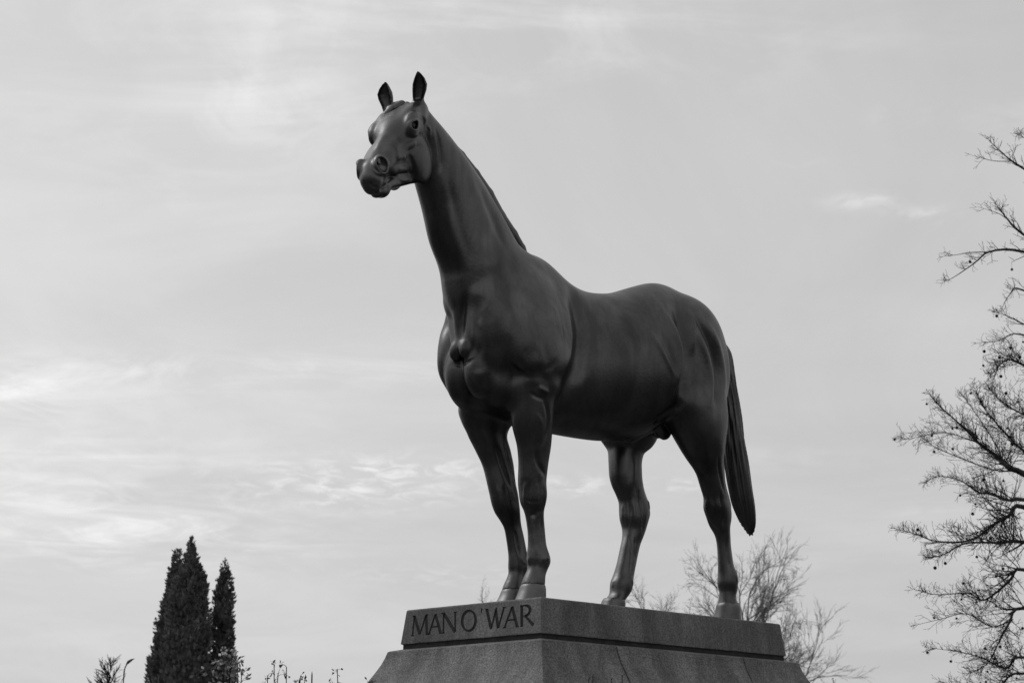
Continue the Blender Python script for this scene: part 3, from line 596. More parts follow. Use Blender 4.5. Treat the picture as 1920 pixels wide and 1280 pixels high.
def build_plinth():
    # cap slab with battered sides
    t, b = .2167, .0262
    rng = random.Random(5); bm = bmesh.new(); rings = []
    def ring(o, z, jit, chip):
        a, c = PL / 2 + o, PW / 2 + o; pts = []
        for (x0, y0), (x1, y1), n in (((a, c), (-a, c), 60), ((-a, c), (-a, -c), 28), ((-a, -c), (a, -c), 60), ((a, -c), (a, c), 28)):
            for i in range(n):
                f = i / n; zz = z + rng.uniform(-jit, jit) + (chip * rng.uniform(.4, 1) if rng.random() < .07 and 0 < i else 0)
                pts.append(bm.verts.new((x0 + (x1 - x0) * f + rng.uniform(-jit, jit) * .5, y0 + (y1 - y0) * f + rng.uniform(-jit, jit) * .5, zz)))
        return pts
    for o, z, j, ch in ((-.30, PZ, 0, 0), (-.008, PZ, .0004, 0), (-.001, PZ - .0035, .0008, -.003), (.0015, PZ - .010, .0004, 0), (b * .5, PZ - t / 2, .0003, 0), (b - .0012, PZ - t + .010, .0005, 0), (b - .001, PZ - t + .003, .0009, .005), (b - .008, PZ - t, .0003, 0), (-.3, PZ - t, 0, 0)):
        rings.append(ring(o, z, j, ch))
    m_ = len(rings[0])
    for r0, r1 in zip(rings, rings[1:]):
        for k in range(m_): bm.faces.new((r0[k], r1[k], r1[(k + 1) % m_], r0[(k + 1) % m_]))
    bm.faces.new(rings[0]); bm.faces.new(rings[-1][::-1])
    bmesh.ops.recalc_face_normals(bm, faces=bm.faces)
    cap = bm_obj('cap_slab', bm, M_GRANITE_CAP, plinth)
    # carve the name into the front face
    LS = letters(); cut = bmesh.new(); k0 = 0
    for s in LS:
        for q in s:
            k0 += 1
            stroke(cut, q[0], q[1], q[2], q[3], .007 + .00013 * (k0 % 17), 0)
    bmesh.ops.recalc_face_normals(cut, faces=cut.faces)
    slope = b / t
    for v in cut.verts: v.co.x += PL / 2 + slope * -v.co.z; v.co.z += PZ
    co = bm_obj('carving', cut, None, plinth)
    md = cap.modifiers.new('carve', 'BOOLEAN'); md.operation = 'DIFFERENCE'; md.solver = 'EXACT'; md.use_self = True; md.object = co
    dg = bpy.context.evaluated_depsgraph_get(); me = bpy.data.meshes.new_from_object(cap.evaluated_get(dg))
    cap.modifiers.remove(md)
    if len(me.polygons) > 1500: cap.data = me
    print('cap faces', len(me.polygons))
    bpy.data.objects.remove(co, do_unlink=True)
    for s in LS:                               # bottom of each cut letter, dirt and recess shade both in its dark colour
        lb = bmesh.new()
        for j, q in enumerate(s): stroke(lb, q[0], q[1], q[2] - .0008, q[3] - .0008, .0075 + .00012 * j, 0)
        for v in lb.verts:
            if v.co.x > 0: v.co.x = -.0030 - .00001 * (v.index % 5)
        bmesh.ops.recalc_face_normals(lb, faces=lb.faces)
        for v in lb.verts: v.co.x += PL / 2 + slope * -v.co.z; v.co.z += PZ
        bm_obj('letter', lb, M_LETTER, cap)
    bm = ring_loft([(.015, PZ - t + .002), (.015, PZ - .246)])
    bm_obj('mortar_bed', bm, M_MORTAR, plinth)
    prof = [(-.02, PZ - .2435), (.012, PZ - .2445), (.078, PZ - .2585), (.085, PZ - .2635), (.096, PZ - .30), (.110, PZ - .336), (.129, PZ - .374), (.150, PZ - .412), (.175, PZ - .455), (.205, PZ - .50), (.245, PZ - .55), (.30, PZ - .61), (.32, PZ - .66), (.32, PZ - .72)]
    js = [(.610, None), (-.655, .598), (None, -.664)]
    for a, c in js:
        s = slice_x(ring_loft(prof), a, c); bevel_hard(s, .0025, 1, 40)
        bm_obj('flared_stone', s, M_GRANITE, plinth)
    bm_obj('joint_mortar', ring_loft([(o - .03, z - (.006 if i == 0 else 0)) for i, (o, z) in enumerate(prof)]), M_MORTAR, plinth)
    for (o0, o1, z0, z1) in ((.30, .30, PZ - .72, .62), (.45, .45, .62, -.12)):
        for a, c in ((.02 if o0 < .4 else .5, None), (-.5, .018 if o0 < .4 else .498), (None, -.502)):
            bm = slice_x(ring_loft([(o0, z0), (o1, z1)]), a, c); bevel_hard(bm, .008, 1, 40)
            bm_obj('base_stone', bm, M_GRANITE, plinth)
build_plinth()
# ---------------------------------------------------------------- the bronze horse
horse = empty('horse_statue', (.77, 0, ZP), math.radians(-5.3))
tag(horse, 'dark bronze statue of a standing stallion with raised head on the granite plinth', 'statue')
def hpart(name, vq, mat):
    return mesh_obj(name, vq[0], vq[1], mat, horse, smooth=True)
def build_horse():
    hpart('body', sculpt(*build(.0095, .0042)), M_BRONZE)
    for i in range(4): hpart('hoof', hoof(i), M_HOOF)
    hpart('tail', tail(), M_HAIR)
    hpart('mane', mane(), M_HAIR)
    hpart('forelock', forelock(), M_HAIR)
    for q in (1, -1):
        bm = bmesh.new(); bmesh.ops.create_icosphere(bm, subdivisions=4, radius=1.0)
        c = H(.288, q * .107, -.068)
        for v in bm.verts:
            p = v.co; w = HP @ np.array([p.x * .031, p.y * .026, p.z * .026]); v.co = Vector(c + w)
        bm_obj('eye', bm, M_EYE, horse, smooth=True)
build_horse()
# ---------------------------------------------------------------- trees and plants
LIMBS = [[[[-10.92,-1.33,3.83],[-10.9,-2.12,5.02],[-11.03,-3.03,5.57],[-10.85,-3.12,5.63],[-10.96,-3.3,5.78],[-10.88,-3.51,5.97],[-10.85,-3.64,6.13],[-10.58,-3.66,6.25],[-10.6,-3.83,6.41],[-10.41,-3.87,6.55]],0.0195],[[[-10.92,-3.21,5.71],[-10.86,-3.36,6.07],[-10.83,-3.54,6.37],[-10.74,-3.64,6.58]],0.0065],[[[-11.32,-3.76,6.06],[-11.14,-4.06,6.2],[-10.81,-4.16,6.15],[-10.75,-4.38,6.12],[-10.7,-4.46,6.13]],0.0054],[[[-11.06,-3.15,5.62],[-11.02,-3.44,5.67],[-10.92,-3.8,5.84],[-10.7,-3.99,5.96],[-10.57,-4.1,6.08]],0.0087],[[[-10.9,-1.32,3.94],[-10.9,-2.19,5.02],[-10.97,-3.02,5.26],[-11.06,-3.26,5.29],[-11.1,-3.53,5.4],[-11.14,-3.72,5.45],[-10.9,-3.81,5.57],[-10.65,-3.94,5.6],[-10.69,-4.15,5.56]],0.013],[[[-10.95,-1.36,3.66],[-10.27,-1.83,4.51],[-9.62,-2.27,4.95],[-9.47,-2.37,4.85],[-9.47,-2.55,4.78],[-9.34,-2.78,4.61],[-8.97,-2.97,4.58],[-8.86,-3.15,4.66],[-8.67,-3.3,4.72]],0.0152],[[[-10.96,-1.37,3.6],[-9.59,-1.54,4.31],[-8.81,-1.84,4.45],[-8.45,-1.92,4.42],[-7.99,-2.04,4.38],[-7.93,-2.26,4.28],[-7.66,-2.31,4.23]],0.013],[[[-11.03,-1.43,3.21],[-11.04,-2.27,3.96],[-11.1,-3.14,4.47],[-11.02,-3.3,4.34],[-11.09,-3.67,4.16],[-10.97,-3.82,4.24],[-10.85,-4.17,4.24],[-10.53,-4.29,4.29]],0.013],[[[-11.09,-1.5,2.82],[-10.53,-1.96,3.67],[-9.92,-2.51,3.9],[-9.73,-2.59,3.73],[-9.66,-2.69,3.52],[-9.72,-2.89,3.3],[-9.45,-2.96,3.19]],0.013],[[[-9.77,-2.56,3.77],[-9.71,-2.79,3.7],[-9.5,-2.97,3.84],[-9.18,-3.09,3.77],[-8.96,-3.29,3.7]],0.0065],[[[-11.13,-1.53,2.59],[-11.01,-2.26,3.01],[-10.75,-3.01,3.44],[-10.8,-3.27,3.33],[-10.65,-3.46,3.44],[-10.6,-3.73,3.53],[-10.27,-4.0,3.58]],0.0109],[[[-11.14,-1.54,2.53],[-10.79,-2.16,2.83],[-10.61,-2.94,3.25],[-10.49,-3.22,3.12],[-10.34,-3.54,3.1],[-10.08,-3.72,3.18]],0.0109],[[[-10.68,-1.11,5.24],[-10.01,-1.41,7.44],[-9.62,-2.08,7.78],[-9.34,-2.34,7.78],[-9.29,-2.52,7.67],[-9.14,-2.68,7.52],[-9.13,-2.81,7.48]],0.0109],[[[-9.43,-2.39,7.8],[-9.23,-2.51,7.78],[-9.23,-2.71,7.79],[-9.09,-2.8,7.76]],0.0054],[[[-10.58,-1.02,5.8],[-9.7,-1.21,8.06],[-9.14,-1.76,8.56],[-8.94,-1.82,8.64],[-8.73,-1.84,8.71],[-8.64,-1.91,8.83]],0.0098],[[[-8.96,-1.78,8.61],[-8.77,-1.92,8.6],[-8.68,-2.13,8.69]],0.0048],[[[-10.65,-1.08,5.41],[-9.81,-1.32,7.27],[-9.24,-1.87,7.86],[-8.98,-1.91,7.99],[-8.93,-1.96,8.09],[-8.87,-2.0,8.19]],0.0109],[[[-9.05,-1.95,8.01],[-9.05,-2.06,8.1],[-8.88,-2.19,8.16]],0.0048],[[[-10.74,-1.16,4.9],[-10.39,-1.72,6.96],[-10.12,-2.39,7.49],[-10.17,-2.6,7.49],[-10.23,-2.78,7.31]],0.0109],[[[-10.74,-1.16,4.9],[-10.52,-1.8,6.63],[-10.52,-2.64,7.21],[-10.57,-2.9,7.37],[-10.46,-2.97,7.4]],0.0087],[[[-10.78,-1.2,4.68],[-10.35,-1.73,6.46],[-10.09,-2.41,6.97],[-10.05,-2.72,6.94],[-9.95,-2.92,6.94]],0.0087],[[[-10.81,-1.22,4.51],[-9.46,-1.29,5.91],[-8.34,-1.46,6.19],[-8.02,-1.49,6.19],[-7.7,-1.5,5.97]],0.0098],[[[-10.83,-1.25,4.34],[-10.37,-1.74,5.57],[-9.89,-2.16,5.92],[-9.91,-2.46,6.08],[-9.64,-2.53,6.2],[-9.75,-2.7,6.38]],0.0109],[[[-10.87,-1.29,4.11],[-9.88,-1.51,5.19],[-8.79,-1.7,5.36],[-8.55,-1.81,5.54],[-8.3,-1.9,5.78],[-8.18,-1.96,6.02]],0.0109],[[[-10.55,-0.98,6.03],[-10.05,-1.31,8.29],[-9.68,-1.78,8.86],[-9.66,-1.99,9.08],[-9.54,-2.03,9.12]],0.0087]]
class Tubes:
    def __init__(s): s.v = []; s.f = []; s.n = 0
    def add(s, pts, rad, k=4):
        P = np.asarray(pts, float); R = np.asarray(rad, float); n = len(P)
        T = np.gradient(P, axis=0); T /= np.linalg.norm(T, axis=1, keepdims=True) + 1e-9
        ref = np.where(np.abs(T[:, 2:3]) > .9, np.array([[1., 0, 0]]), np.array([[0, 0, 1.]]))
        A = np.cross(T, ref); A /= np.linalg.norm(A, axis=1, keepdims=True) + 1e-9; B = np.cross(T, A)
        a = np.arange(k) * 2 * math.pi / k
        ring = P[:, None, :] + R[:, None, None] * (np.cos(a)[None, :, None] * A[:, None, :] + np.sin(a)[None, :, None] * B[:, None, :])
        s.v.append(ring.reshape(-1, 3))
        i = np.arange(n - 1)[:, None] * k; j = np.arange(k)[None, :]; j2 = (j + 1) % k
        s.f.append((np.stack([i + j, i + j2, i + k + j2, i + k + j], -1).reshape(-1, 4)) + s.n); s.n += n * k
    def build(s, name, mat, parent=None, smooth=True):
        return mesh_obj(name, np.concatenate(s.v), np.concatenate(s.f), mat, parent, smooth)
def unit(v): return v / (np.linalg.norm(v) + 1e-9)
def bent(rng, p, d, L, n, wob, up):
    "a wandering polyline"
    pts = [np.array(p, float)]; d = unit(np.array(d, float))
    for i in range(n):
        d = unit(d + rng.normal(0, wob, 3) + np.array([0, 0, up])); pts.append(pts[-1] + d * L / n)
    return np.array(pts), d
def side_dir(rng, d, ang):
    a = unit(np.cross(d, rng.normal(0, 1, 3))); return unit(d * math.cos(ang) + a * math.sin(ang))

# the big bare tree at the right: its boughs reach into the picture
def big_tree():
    rng = np.random.default_rng(11)
    base = np.array([-11.5, -1.86, 0.0])
    t = empty('bare_tree', tuple(base)); tag(t, 'large bare tree with hanging seed balls reaching in at the right edge', 'tree')
    axis = [(-11.5, -1.86, -.3), (-11.3, -1.70, 1.5), (-11.05, -1.47, 3.0), (-10.92, -1.33, 4.0), (-10.74, -1.16, 5.2), (-10.6, -1.04, 6.2), (-10.35, -.80, 7.6), (-10.1, -.55, 9.0), (-9.9, -.4, 10.6), (-9.8, -.2, 12.2)]
    tb = Tubes(); tb.add(np.array(axis) - base, [.30, .24, .20, .18, .16, .14, .11, .08, .05, .02], 10); tb.build('trunk', M_BARK, t)
    tw = Tubes(); balls = []
    def twig(p, d, L, r, lev):
        n = 5 if L > .25 else 3
        P, dd = bent(rng, p, d, L, n, .17, .035 if lev < 3 else .02)
        tw.add(P - base, np.linspace(r, max(r * .35, .0018), n + 1), 4 if r > .006 else 3)
        if lev == 0: return
        m = int(max(2, L * 9.0))
        for k in range(m):
            u = rng.uniform(.15, 1.0); i = min(int(u * n), n - 1); q = P[i] + (P[i + 1] - P[i]) * (u * n - i)
            dl = unit(P[i + 1] - P[i]); L2 = L * rng.uniform(.22, .55) * (1.1 - .5 * u)
            twig(q, side_dir(rng, dl, rng.uniform(.5, 1.15)), max(L2, .07), max(r * .55, .0016), lev - 1)
        if rng.random() < (.022 if lev == 1 else .014):
            e = P[-1]; h = rng.uniform(.02, .09)
            tw.add(np.array([e, e + [rng.normal(0, .01), rng.normal(0, .01), -h]]) - base, [.0016, .0014], 3)
            balls.append(e + np.array([0, 0, -h - .015]))
    lim = sorted(LIMBS, key=lambda q: -q[1])
    for pts, r0 in LIMBS:
        P = np.array(pts); P = catmull(P, 4); n = len(P)
        inner = r0 > .0075 and np.hypot(P[0][0] + 10.9, P[0][1] + 1.3) < 1.2
        # boughs swell towards the trunk
        u = np.linspace(0, 1, n)
        r = r0 * (1.7 * (1 - u) ** 2.2 + .95 * (1 - u) + .20) if inner else r0 * (1.15 - .85 * u)
        lb = Tubes(); lb.add(P - base, r, 7); lb.build('bough', M_BARK, t)
        D = np.linalg.norm(np.diff(P, axis=0), axis=1).sum()
        cnt = int(D * (32.0 if P[:, 2].mean() < 6.3 else 6.5)) + 3
        for k in range(cnt):
            w = rng.uniform(.30 if inner else .05, 1.0); i = min(int(w * (n - 1)), n - 2)
            q = P[i] + (P[i + 1] - P[i]) * (w * (n - 1) - i); dl = unit(P[i + 1] - P[i])
            low = P[:, 2].mean() < 6.3
            L = rng.uniform(.16, .66 if low else .40) * (1.12 - .97 * w)
            twig(q, unit(side_dir(rng, dl, rng.uniform(.45, 1.1)) + np.array([0, 0, .28])), L, min(max(r[i] * .34, .0028), .0065), (2 if L > .25 else 1) if low else 1)
        twig(P[-1], P[-1] - P[-2], .05, r[-1] * .9, 1)
    o = tw.build('twigs', M_TWIG, t); o['kind'] = 'stuff'
    bm = bmesh.new()
    for b in balls:
        bmesh.ops.create_icosphere(bm, subdivisions=1, radius=rng.uniform(.014, .022), matrix=Matrix.Translation(Vector(b - base)))
    o = bm_obj('seed_balls', bm, M_BALL, t); o['kind'] = 'stuff'
big_tree()

# distant bare trees
def far_tree(x, y, H, spread, seed, label, fork=.35, r0=.14, dens=1.0, lean=(0, 0), group=None, name='bare_tree'):
    rng = np.random.default_rng(seed)
    t = empty(name, (x, y, 0)); tag(t, label, 'tree', group)
    trunk, tw = Tubes(), Tubes()
    P, d = bent(rng, (0, 0, -.2), (lean[0], lean[1], 1), H * fork + .2, 5, .03, .1)
    trunk.add(P, np.linspace(r0 * 1.25, r0, 6), 7); trunk.build('trunk', M_BARK, t)
    def grow(p, d, L, r, lev):
        n = 4; Q, dd = bent(rng, p, d, L, n, .17, .015)
        tw.add(Q, np.linspace(r, r * .55, n + 1), 4 if lev > 2 else 3)
        if lev == 0: return
        m = rng.integers(2, 4)
        for k in range(int(m * dens + .5)):
            u = rng.uniform(.35, 1.0); i = min(int(u * n), n - 1); q = Q[i] + (Q[i + 1] - Q[i]) * (u * n - i)
            grow(q, side_dir(rng, dd, rng.uniform(.35, .85) * spread), L * rng.uniform(.42, .74), max(r * .52, .0042), lev - 1)
        grow(Q[-1], dd, L * .7, max(r * .56, .0042), lev - 1)
    nb = 5
    for k in range(nb):
        a = 2 * math.pi * (k + rng.uniform(-.3, .3)) / nb; e = rng.uniform(.4, 1.5) * spread
        i = rng.integers(3, 6); grow(P[i] if i < 6 else P[-1], (math.cos(a) * e, math.sin(a) * e, 1), H * (1 - fork) * rng.uniform(.36, .46), r0 * .5, 5)
    grow(P[-1], d, H * (1 - fork) * .42, r0 * .6, 5)
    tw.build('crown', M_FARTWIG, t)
far_tree(-37.2, -26.30, 9.4, .72, 13, 'bare tree behind the hind hoof, its dark trunk rising at the end of the plinth', .60, .10, 1.0)
far_tree(-39.7, -27.9, 9.2, .60, 8, 'bare tree with slender trunk just beyond the right corner of the plinth', .58, .09, 1.0)
far_tree(-35.25, -24.8, 6.9, .48, 6, 'low bare spreading tree right of the plinth under the taller bare trees', .45, .08, 1.0)
far_tree(-52.2, -42.3, 10.9, .9, 21, 'small faint bare tree seen between the two hind legs', .62, .12, .85)
far_tree(-56.9, -44.6, 10.8, .9, 22, 'faint bare treetop just left of the near hind hoof', .62, .12, .8)
far_tree(-50.6, -51.2, 11.1, .8, 23, 'faint bare treetop behind the plinth left of the front hooves', .70, .12, .7)
far_tree(-30.35, -51.6, 6.05, .5, 24, 'tip of a distant bare tree at the lower left of the photo', .72, .08, .6)

# evergreens at the left
def evergreen(x, y, top, prof, n, seed, label, gaps=0.0):
    rng = np.random.default_rng(seed)
    t = empty('evergreen_tree', (x, y, 0)); tag(t, label, 'evergreen', 'evergreens left of the statue')
    tb = Tubes(); tb.add([(0, 0, -.2), (.02, 0, top * .5), (0, .02, top * .93)], [.13, .08, .012], 7); tb.build('trunk', M_BARK, t)
    Z = np.array([p[0] for p in prof]); Rr = np.array([p[1] for p in prof])
    zs = np.linspace(0, top, 400); w = np.interp(zs, Z[::-1], Rr[::-1]) + .03; c = np.cumsum(w); c /= c[-1]
    z = np.interp(rng.random(n), c, zs); ang = rng.random(n) * 2 * math.pi
    lump = 1 + .16 * np.sin(3 * ang + 2.1 * z + seed) * np.sin(4.3 * z + seed) + .10 * np.sin(7 * ang - 6.7 * z)
    R_ = np.interp(z, Z[::-1], Rr[::-1]) * lump
    rr = R_ * (1 - .45 * rng.random(n) ** 1.6) + rng.normal(0, .018, n)
    keep = np.ones(n, bool)
    if gaps:
        g = np.sin(5 * z + 1.3 * ang) * np.sin(9 * z - 2 * ang + 1); keep = ~((g > .45) & (rng.random(n) < gaps))
    z, ang, rr = z[keep], ang[keep], np.maximum(rr[keep], .004); n = len(z)
    p = np.stack([rr * np.cos(ang), rr * np.sin(ang), z], 1)
    out = np.stack([np.cos(ang), np.sin(ang), np.zeros(n)], 1)
    d = out * rng.uniform(.25, .9, n)[:, None] + np.array([0, 0, 1.0]) * rng.uniform(.4, 1.2, n)[:, None] + rng.normal(0, .25, (n, 3)); d /= np.linalg.norm(d, axis=1, keepdims=True)
    sx = np.cross(d, rng.normal(0, 1, (n, 3))); sx /= np.linalg.norm(sx, axis=1, keepdims=True)
    L = rng.uniform(.05, .12, n)[:, None] * np.clip(.55 + (top - z) / 1.2, .5, 1)[:, None]; W = L * rng.uniform(.22, .38, n)[:, None]
    v = np.stack([p - d * L * .4, p + sx * W, p + d * L * .6, p - sx * W], 1).reshape(-1, 3)
    f = np.arange(n * 4).reshape(-1, 4)
    mesh_obj('foliage', v, f, M_CYPRESS, t)
    # shaded inner body of twigs so that the crown is not see-through
    core = Tubes(); zz = np.linspace(.05, top * .96, 24); core.add(np.stack([0 * zz, 0 * zz, zz], 1), np.interp(zz, Z[::-1], Rr[::-1]) * (.55 if gaps else .72), 9)
    core.build('inner_twigs', M_CYPRESS, t)
evergreen(-11.46, -19.29, 6.40, [(6.45, .0), (6.36, .02), (6.25, .055), (6.09, .09), (5.91, .145), (5.73, .225), (5.55, .285), (5.1, .34), (4.5, .37), (3.9, .40), (2.5, .46), (1.0, .5), (0, .35)], 26000, 1, 'tallest dark evergreen, the middle spire of the group at the lower left')
evergreen(-11.68, -19.97, 6.26, [(6.3, .0), (6.25, .05), (6.1, .075), (5.95, .095), (5.75, .13), (5.55, .17), (5.1, .25), (4.65, .33), (3.95, .42), (2.5, .55), (1.0, .6), (0, .4)], 26000, 2, 'dark evergreen with a blunt lower spire, left of the tallest one')
evergreen(-12.42, -19.56, 6.14, [(6.16, .0), (6.05, .03), (5.85, .10), (5.5, .155), (5.1, .18), (4.75, .20), (4.0, .235), (2.5, .28), (1.0, .3), (0, .2)], 11000, 3, 'slimmest dark evergreen, the right one with gaps showing sky', .85)

# low conifer tip at far left, then the garden plants round the plinth
def leaf_mesh(items, name, mat, parent):
    "items: (point, direction, side, length, width) -> folded four-sided leaves, joined"
    v, f = [], []
    for p, d, s, L, w in items:
        nrm = np.cross(d, s); b = len(v)
        v += [p, p + d * L * .5 + s * w / 2 + nrm * w * .12, p + d * L, p + d * L * .5 - s * w / 2 + nrm * w * .12, p + d * L * .55]
        f += [(b, b + 1, b + 4), (b + 1, b + 2, b + 4), (b + 2, b + 3, b + 4), (b + 3, b, b + 4)]
    return mesh_obj(name, v, f, mat, parent)
def bush_tip(x, y, top, seed, label):
    rng = np.random.default_rng(seed)
    t = empty('small_tree', (x, y, 0)); tag(t, label, 'tree')
    tb = Tubes(); tb.add([(0, 0, -.2), (0, 0, top * .6), (.02, .0, top * .93)], [.09, .05, .015], 6)
    for k in range(60):
        z = rng.uniform(top * .55, top * .97); a = rng.uniform(0, 6.28); L = (top * 1.02 - z) * rng.uniform(.3, .55) + .12
        P, d = bent(rng, (0, 0, z), (math.cos(a), math.sin(a), .9), L, 3, .1, .12); tb.add(P, [.02, .016, .012, .007], 3)
        for j in range(5):
            q = P[rng.integers(1, 4)]; P2, _ = bent(rng, q, side_dir(rng, d, .6), .18, 2, .1, .1); tb.add(P2, [.012, .010, .005], 3)
    tb.build('crown', M_TWIG, t)
bush_tip(-16.87, -29.10, 5.05, 31, 'dark top of a small bushy tree at the lower left behind a bud stem')

def cane(tb, rng, p, q, r, n=7, wob=.012):
    p, q = np.array(p, float), np.array(q, float); u = np.linspace(0, 1, n)[:, None]
    P = p + (q - p) * u + rng.normal(0, wob, (n, 3)) * np.sin(u * math.pi); tb.add(P, np.linspace(r, r * .5, n), 5); return P
def bud_stem():
    rng = np.random.default_rng(41); b = np.array([5.205, 2.045, ground_z(5.2, 2.04)])
    t = empty('bud_stem', tuple(b)); tag(t, 'thin dark stem ending in a curved pointed bud, left of the evergreens', 'plant')
    R_ = np.array([-.688, .725, 0]); U = np.array([0, 0, 1.0]); z0 = 2.245 - b[2]
    tb = Tubes(); cane(tb, rng, (0, 0, -.05), U * z0, .0048)
    tb.add([U * (z0 - .02), U * z0 + R_ * .001, U * (z0 + .012) + R_ * .003, U * (z0 + .030) + R_ * .012], [.0030, .0026, .0024, .0026], 5)
    tb.build('stem', M_STEM, t)
    bd = Tubes(); bd.add([U * (z0 + .024) + R_ * .007, U * (z0 + .034) + R_ * .015, U * (z0 + .042) + R_ * .026, U * (z0 + .048) + R_ * .040], [.0020, .0062, .0048, .0006], 6); bd.build('bud', M_DARKLEAF, t)
    leaf_mesh([(U * (z0 + .004), unit(-R_ + U * -.1), np.array([.7, .7, .1]), .022, .009), (U * (z0 + .002) - R_ * .012, unit(-R_ + U * .4), np.array([.7, .7, 0]), .012, .008), (U * (z0) - R_ * .014, unit(-R_ - U * .9), np.array([.7, .7, 0]), .016, .005)], 'leaf', M_DARKLEAF, t)
bud_stem()
def rose(x, y, tops, seed, label, leafmat, nleaf, spread, flowers=(), lsize=.022, name='rose_bush', dead=False):
    "canes that end at the given tips (offset along the view's right, offset away, height above ground datum)"
    rng = np.random.default_rng(seed); g = ground_z(x, y)
    t = empty(name, (x, y, g)); tag(t, label, 'plant')
    Rv, Av = np.array([-.688, .725, 0]), np.array([-.725, -.688, 0]); tb = Tubes(); it = []
    for (a, d, z) in tops:
        q = Rv * a + Av * d + np.array([0, 0, z - g]); P = cane(tb, rng, Rv * a * .25 + (0, 0, -.05), q, .0045, 9, .02)
        for k in range(nleaf):
            s0 = P[8] + (P[7] - P[8]) * rng.random() ** 1.3 * (1.0 if k > 1 else .05); i = 8
            dd = unit(rng.normal(0, 1, 3) + np.array([0, 0, .3])); L = rng.uniform(.3, 1.0) * spread
            e = s0 + dd * L; tb.add([s0, (s0 + e) / 2 + (0, 0, .004), e], [.0012, .001, .0007], 3)
            for j in range(3 if not dead else 1):
                ld = unit(dd + rng.normal(0, .8, 3)); ls = unit(np.cross(ld, rng.normal(0, 1, 3)))
                it.append((e + ld * .002 * j, ld, ls, lsize * rng.uniform(.6, 1.2), lsize * rng.uniform(.35, .65)))
    tb.build('cane', M_STEM, t)
    o = leaf_mesh(it, 'leaves', leafmat, t); o['kind'] = 'stuff'
    for (a, d, z, r) in flowers:
        c = Rv * a + Av * d + np.array([0, 0, z - g]); V_, F_ = [], []
        ax = unit(-Av + Rv * .55 + np.array([0, 0, .1])); e1 = unit(np.cross(ax, [0, 0, 1])); e2 = np.cross(ax, e1)
        for k in range(6):
            a0 = k * math.pi / 3; dr = e1 * math.cos(a0) + e2 * math.sin(a0); sd = np.cross(ax, dr); b = len(V_)
            V_ += [c + dr * r * .45, c + dr * r * .8 + sd * r * .36 + ax * r * .16, c + dr * r * 1.08 + ax * r * .26, c + dr * r * .8 - sd * r * .36 + ax * r * .16]; F_ += [(b, b + 1, b + 2, b + 3)]
        fl = mesh_obj('flower', V_, F_, M_PETAL, t)
        ce = bmesh.new(); bmesh.ops.create_icosphere(ce, subdivisions=1, radius=r * .42, matrix=Matrix.Translation(Vector(c))); bm_obj('flower_centre', ce, M_DARKLEAF, fl)
M_PETAL = material('petal', .65, .8, 20., 3, .6, spec=.2)
rose(4.27, 1.55, [(.0, 0, 2.40), (.012, .03, 2.375), (.02, .05, 2.345), (-.03, -.03, 2.345), (-.065, -.02, 2.345), (-.085, .02, 2.325), (-.04, .0, 2.31), (.045, .0, 2.30), (-.01, .0, 2.32)], 51, 'pale leafy rose bush with a small white flower below the evergreens', M_LEAF, 16, .045, [(-.036, -.02, 2.405, .017)], .026)
rose(3.81, 1.29, [(.0, 0, 2.375), (.055, .03, 2.372), (.02, .0, 2.335), (-.03, 0, 2.33)], 52, 'two thin dark twigs of a shrub rising side by side, right of the evergreens', M_DARKLEAF, 6, .035, (), .018, 'shrub')
rose(3.39, .99, [(.0, 0, 2.352), (.02, .02, 2.335), (-.02, 0, 2.325)], 53, 'dark shrub tip beside the two upright stakes', M_DARKLEAF, 6, .03, (), .018, 'shrub')
rose(3.14, .98, [(.0, 0, 2.41), (-.02, .0, 2.34), (.01, .0, 2.345)], 54, 'thin single twig of a shrub between the stakes and the plinth', M_DARKLEAF, 5, .026, (), .016, 'shrub')
rose(2.81, .85, [(.0, 0, 2.36), (.03, 0, 2.355), (.015, .0, 2.345)], 55, 'dark shrub tip touching the lower left edge of the plinth', M_DARKLEAF, 6, .03, (), .018, 'shrub')
rose(2.40, 2.04, [(.0, 0, 2.365), (-.02, 0, 2.35)], 56, 'small bare hooked twig in front of the plinth, left of its first joint', M_DARKLEAF, 3, .02, (), .011, 'twig', True)
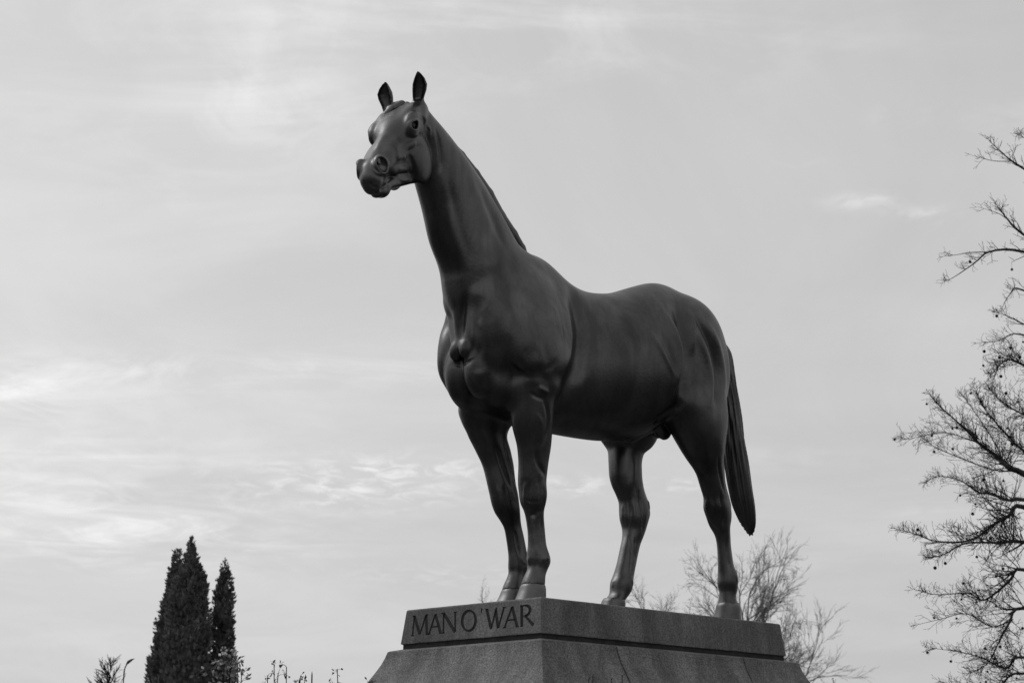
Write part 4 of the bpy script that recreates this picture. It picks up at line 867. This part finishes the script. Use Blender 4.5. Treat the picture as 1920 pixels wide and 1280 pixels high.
rose(2.13, 2.0, [(.0, 0, 2.38), (-.055, 0, 2.362)], 57, 'pair of thin bare twigs in front of the joint in the plinth', M_DARKLEAF, 3, .018, (), .010, 'twig', True)
rose(-.11, 1.73, [(.0, 0, 2.475), (.01, 0, 2.46)], 58, 'tiny dark twig tip beside the right end of the plinth', M_DARKLEAF, 3, .02, (), .012, 'twig', True)
for x, y, z, lab in ((3.02, .65, 2.42, 'taller of two thin dark stakes between the evergreens and the plinth'), (3.05, .585, 2.385, 'shorter of two thin dark stakes, left of the taller one')):
    bm = bmesh.new(); g = ground_z(x, y); h = z - g
    bmesh.ops.create_cone(bm, cap_ends=True, segments=8, radius1=.0042, radius2=.0036, depth=h - .02 + .1, matrix=Matrix.Translation((0, 0, (h - .02 - .1) / 2)))
    bmesh.ops.create_cone(bm, cap_ends=True, segments=8, radius1=.0036, radius2=.0008, depth=.02, matrix=Matrix.Translation((0, 0, h - .01)))
    o = bm_obj('garden_stake', bm, M_IRON); o.location = (x, y, g); tag(o, lab, 'stake', 'stakes in the garden bed')

# unseen wood added behind the viewer, a dark horizon for the bronze to reflect
def added_woodland():
    rng = np.random.default_rng(77); V_, F_ = [], []
    for k in range(230):
        a = math.radians(43.5 + rng.uniform(-118, 118)); d = rng.uniform(48, 66); c = np.array([d * math.cos(a), d * math.sin(a), 0.0]); H_ = rng.uniform(9, 15); w = rng.uniform(2.2, 3.6); b = len(V_)
        n = 8; prof = [(0, .75), (.25, 1.0), (.55, .95), (.8, .6), (1.0, .08)]
        for zf, rf in prof:
            for j in range(n):
                t = 2 * math.pi * j / n; q = w * rf * rng.uniform(.8, 1.2); V_.append(c + np.array([q * math.cos(t), q * math.sin(t), H_ * zf + rng.uniform(-.4, .4) * (zf > 0)]))
        for i in range(len(prof) - 1):
            for j in range(n): F_.append((b + i * n + j, b + i * n + (j + 1) % n, b + (i + 1) * n + (j + 1) % n, b + (i + 1) * n + j))
        F_.append(tuple(b + (len(prof) - 1) * n + j for j in range(n)))
    o = mesh_obj('added_woodland', V_, F_, M_CYPRESS); tag(o, kind='stuff')
added_woodland()
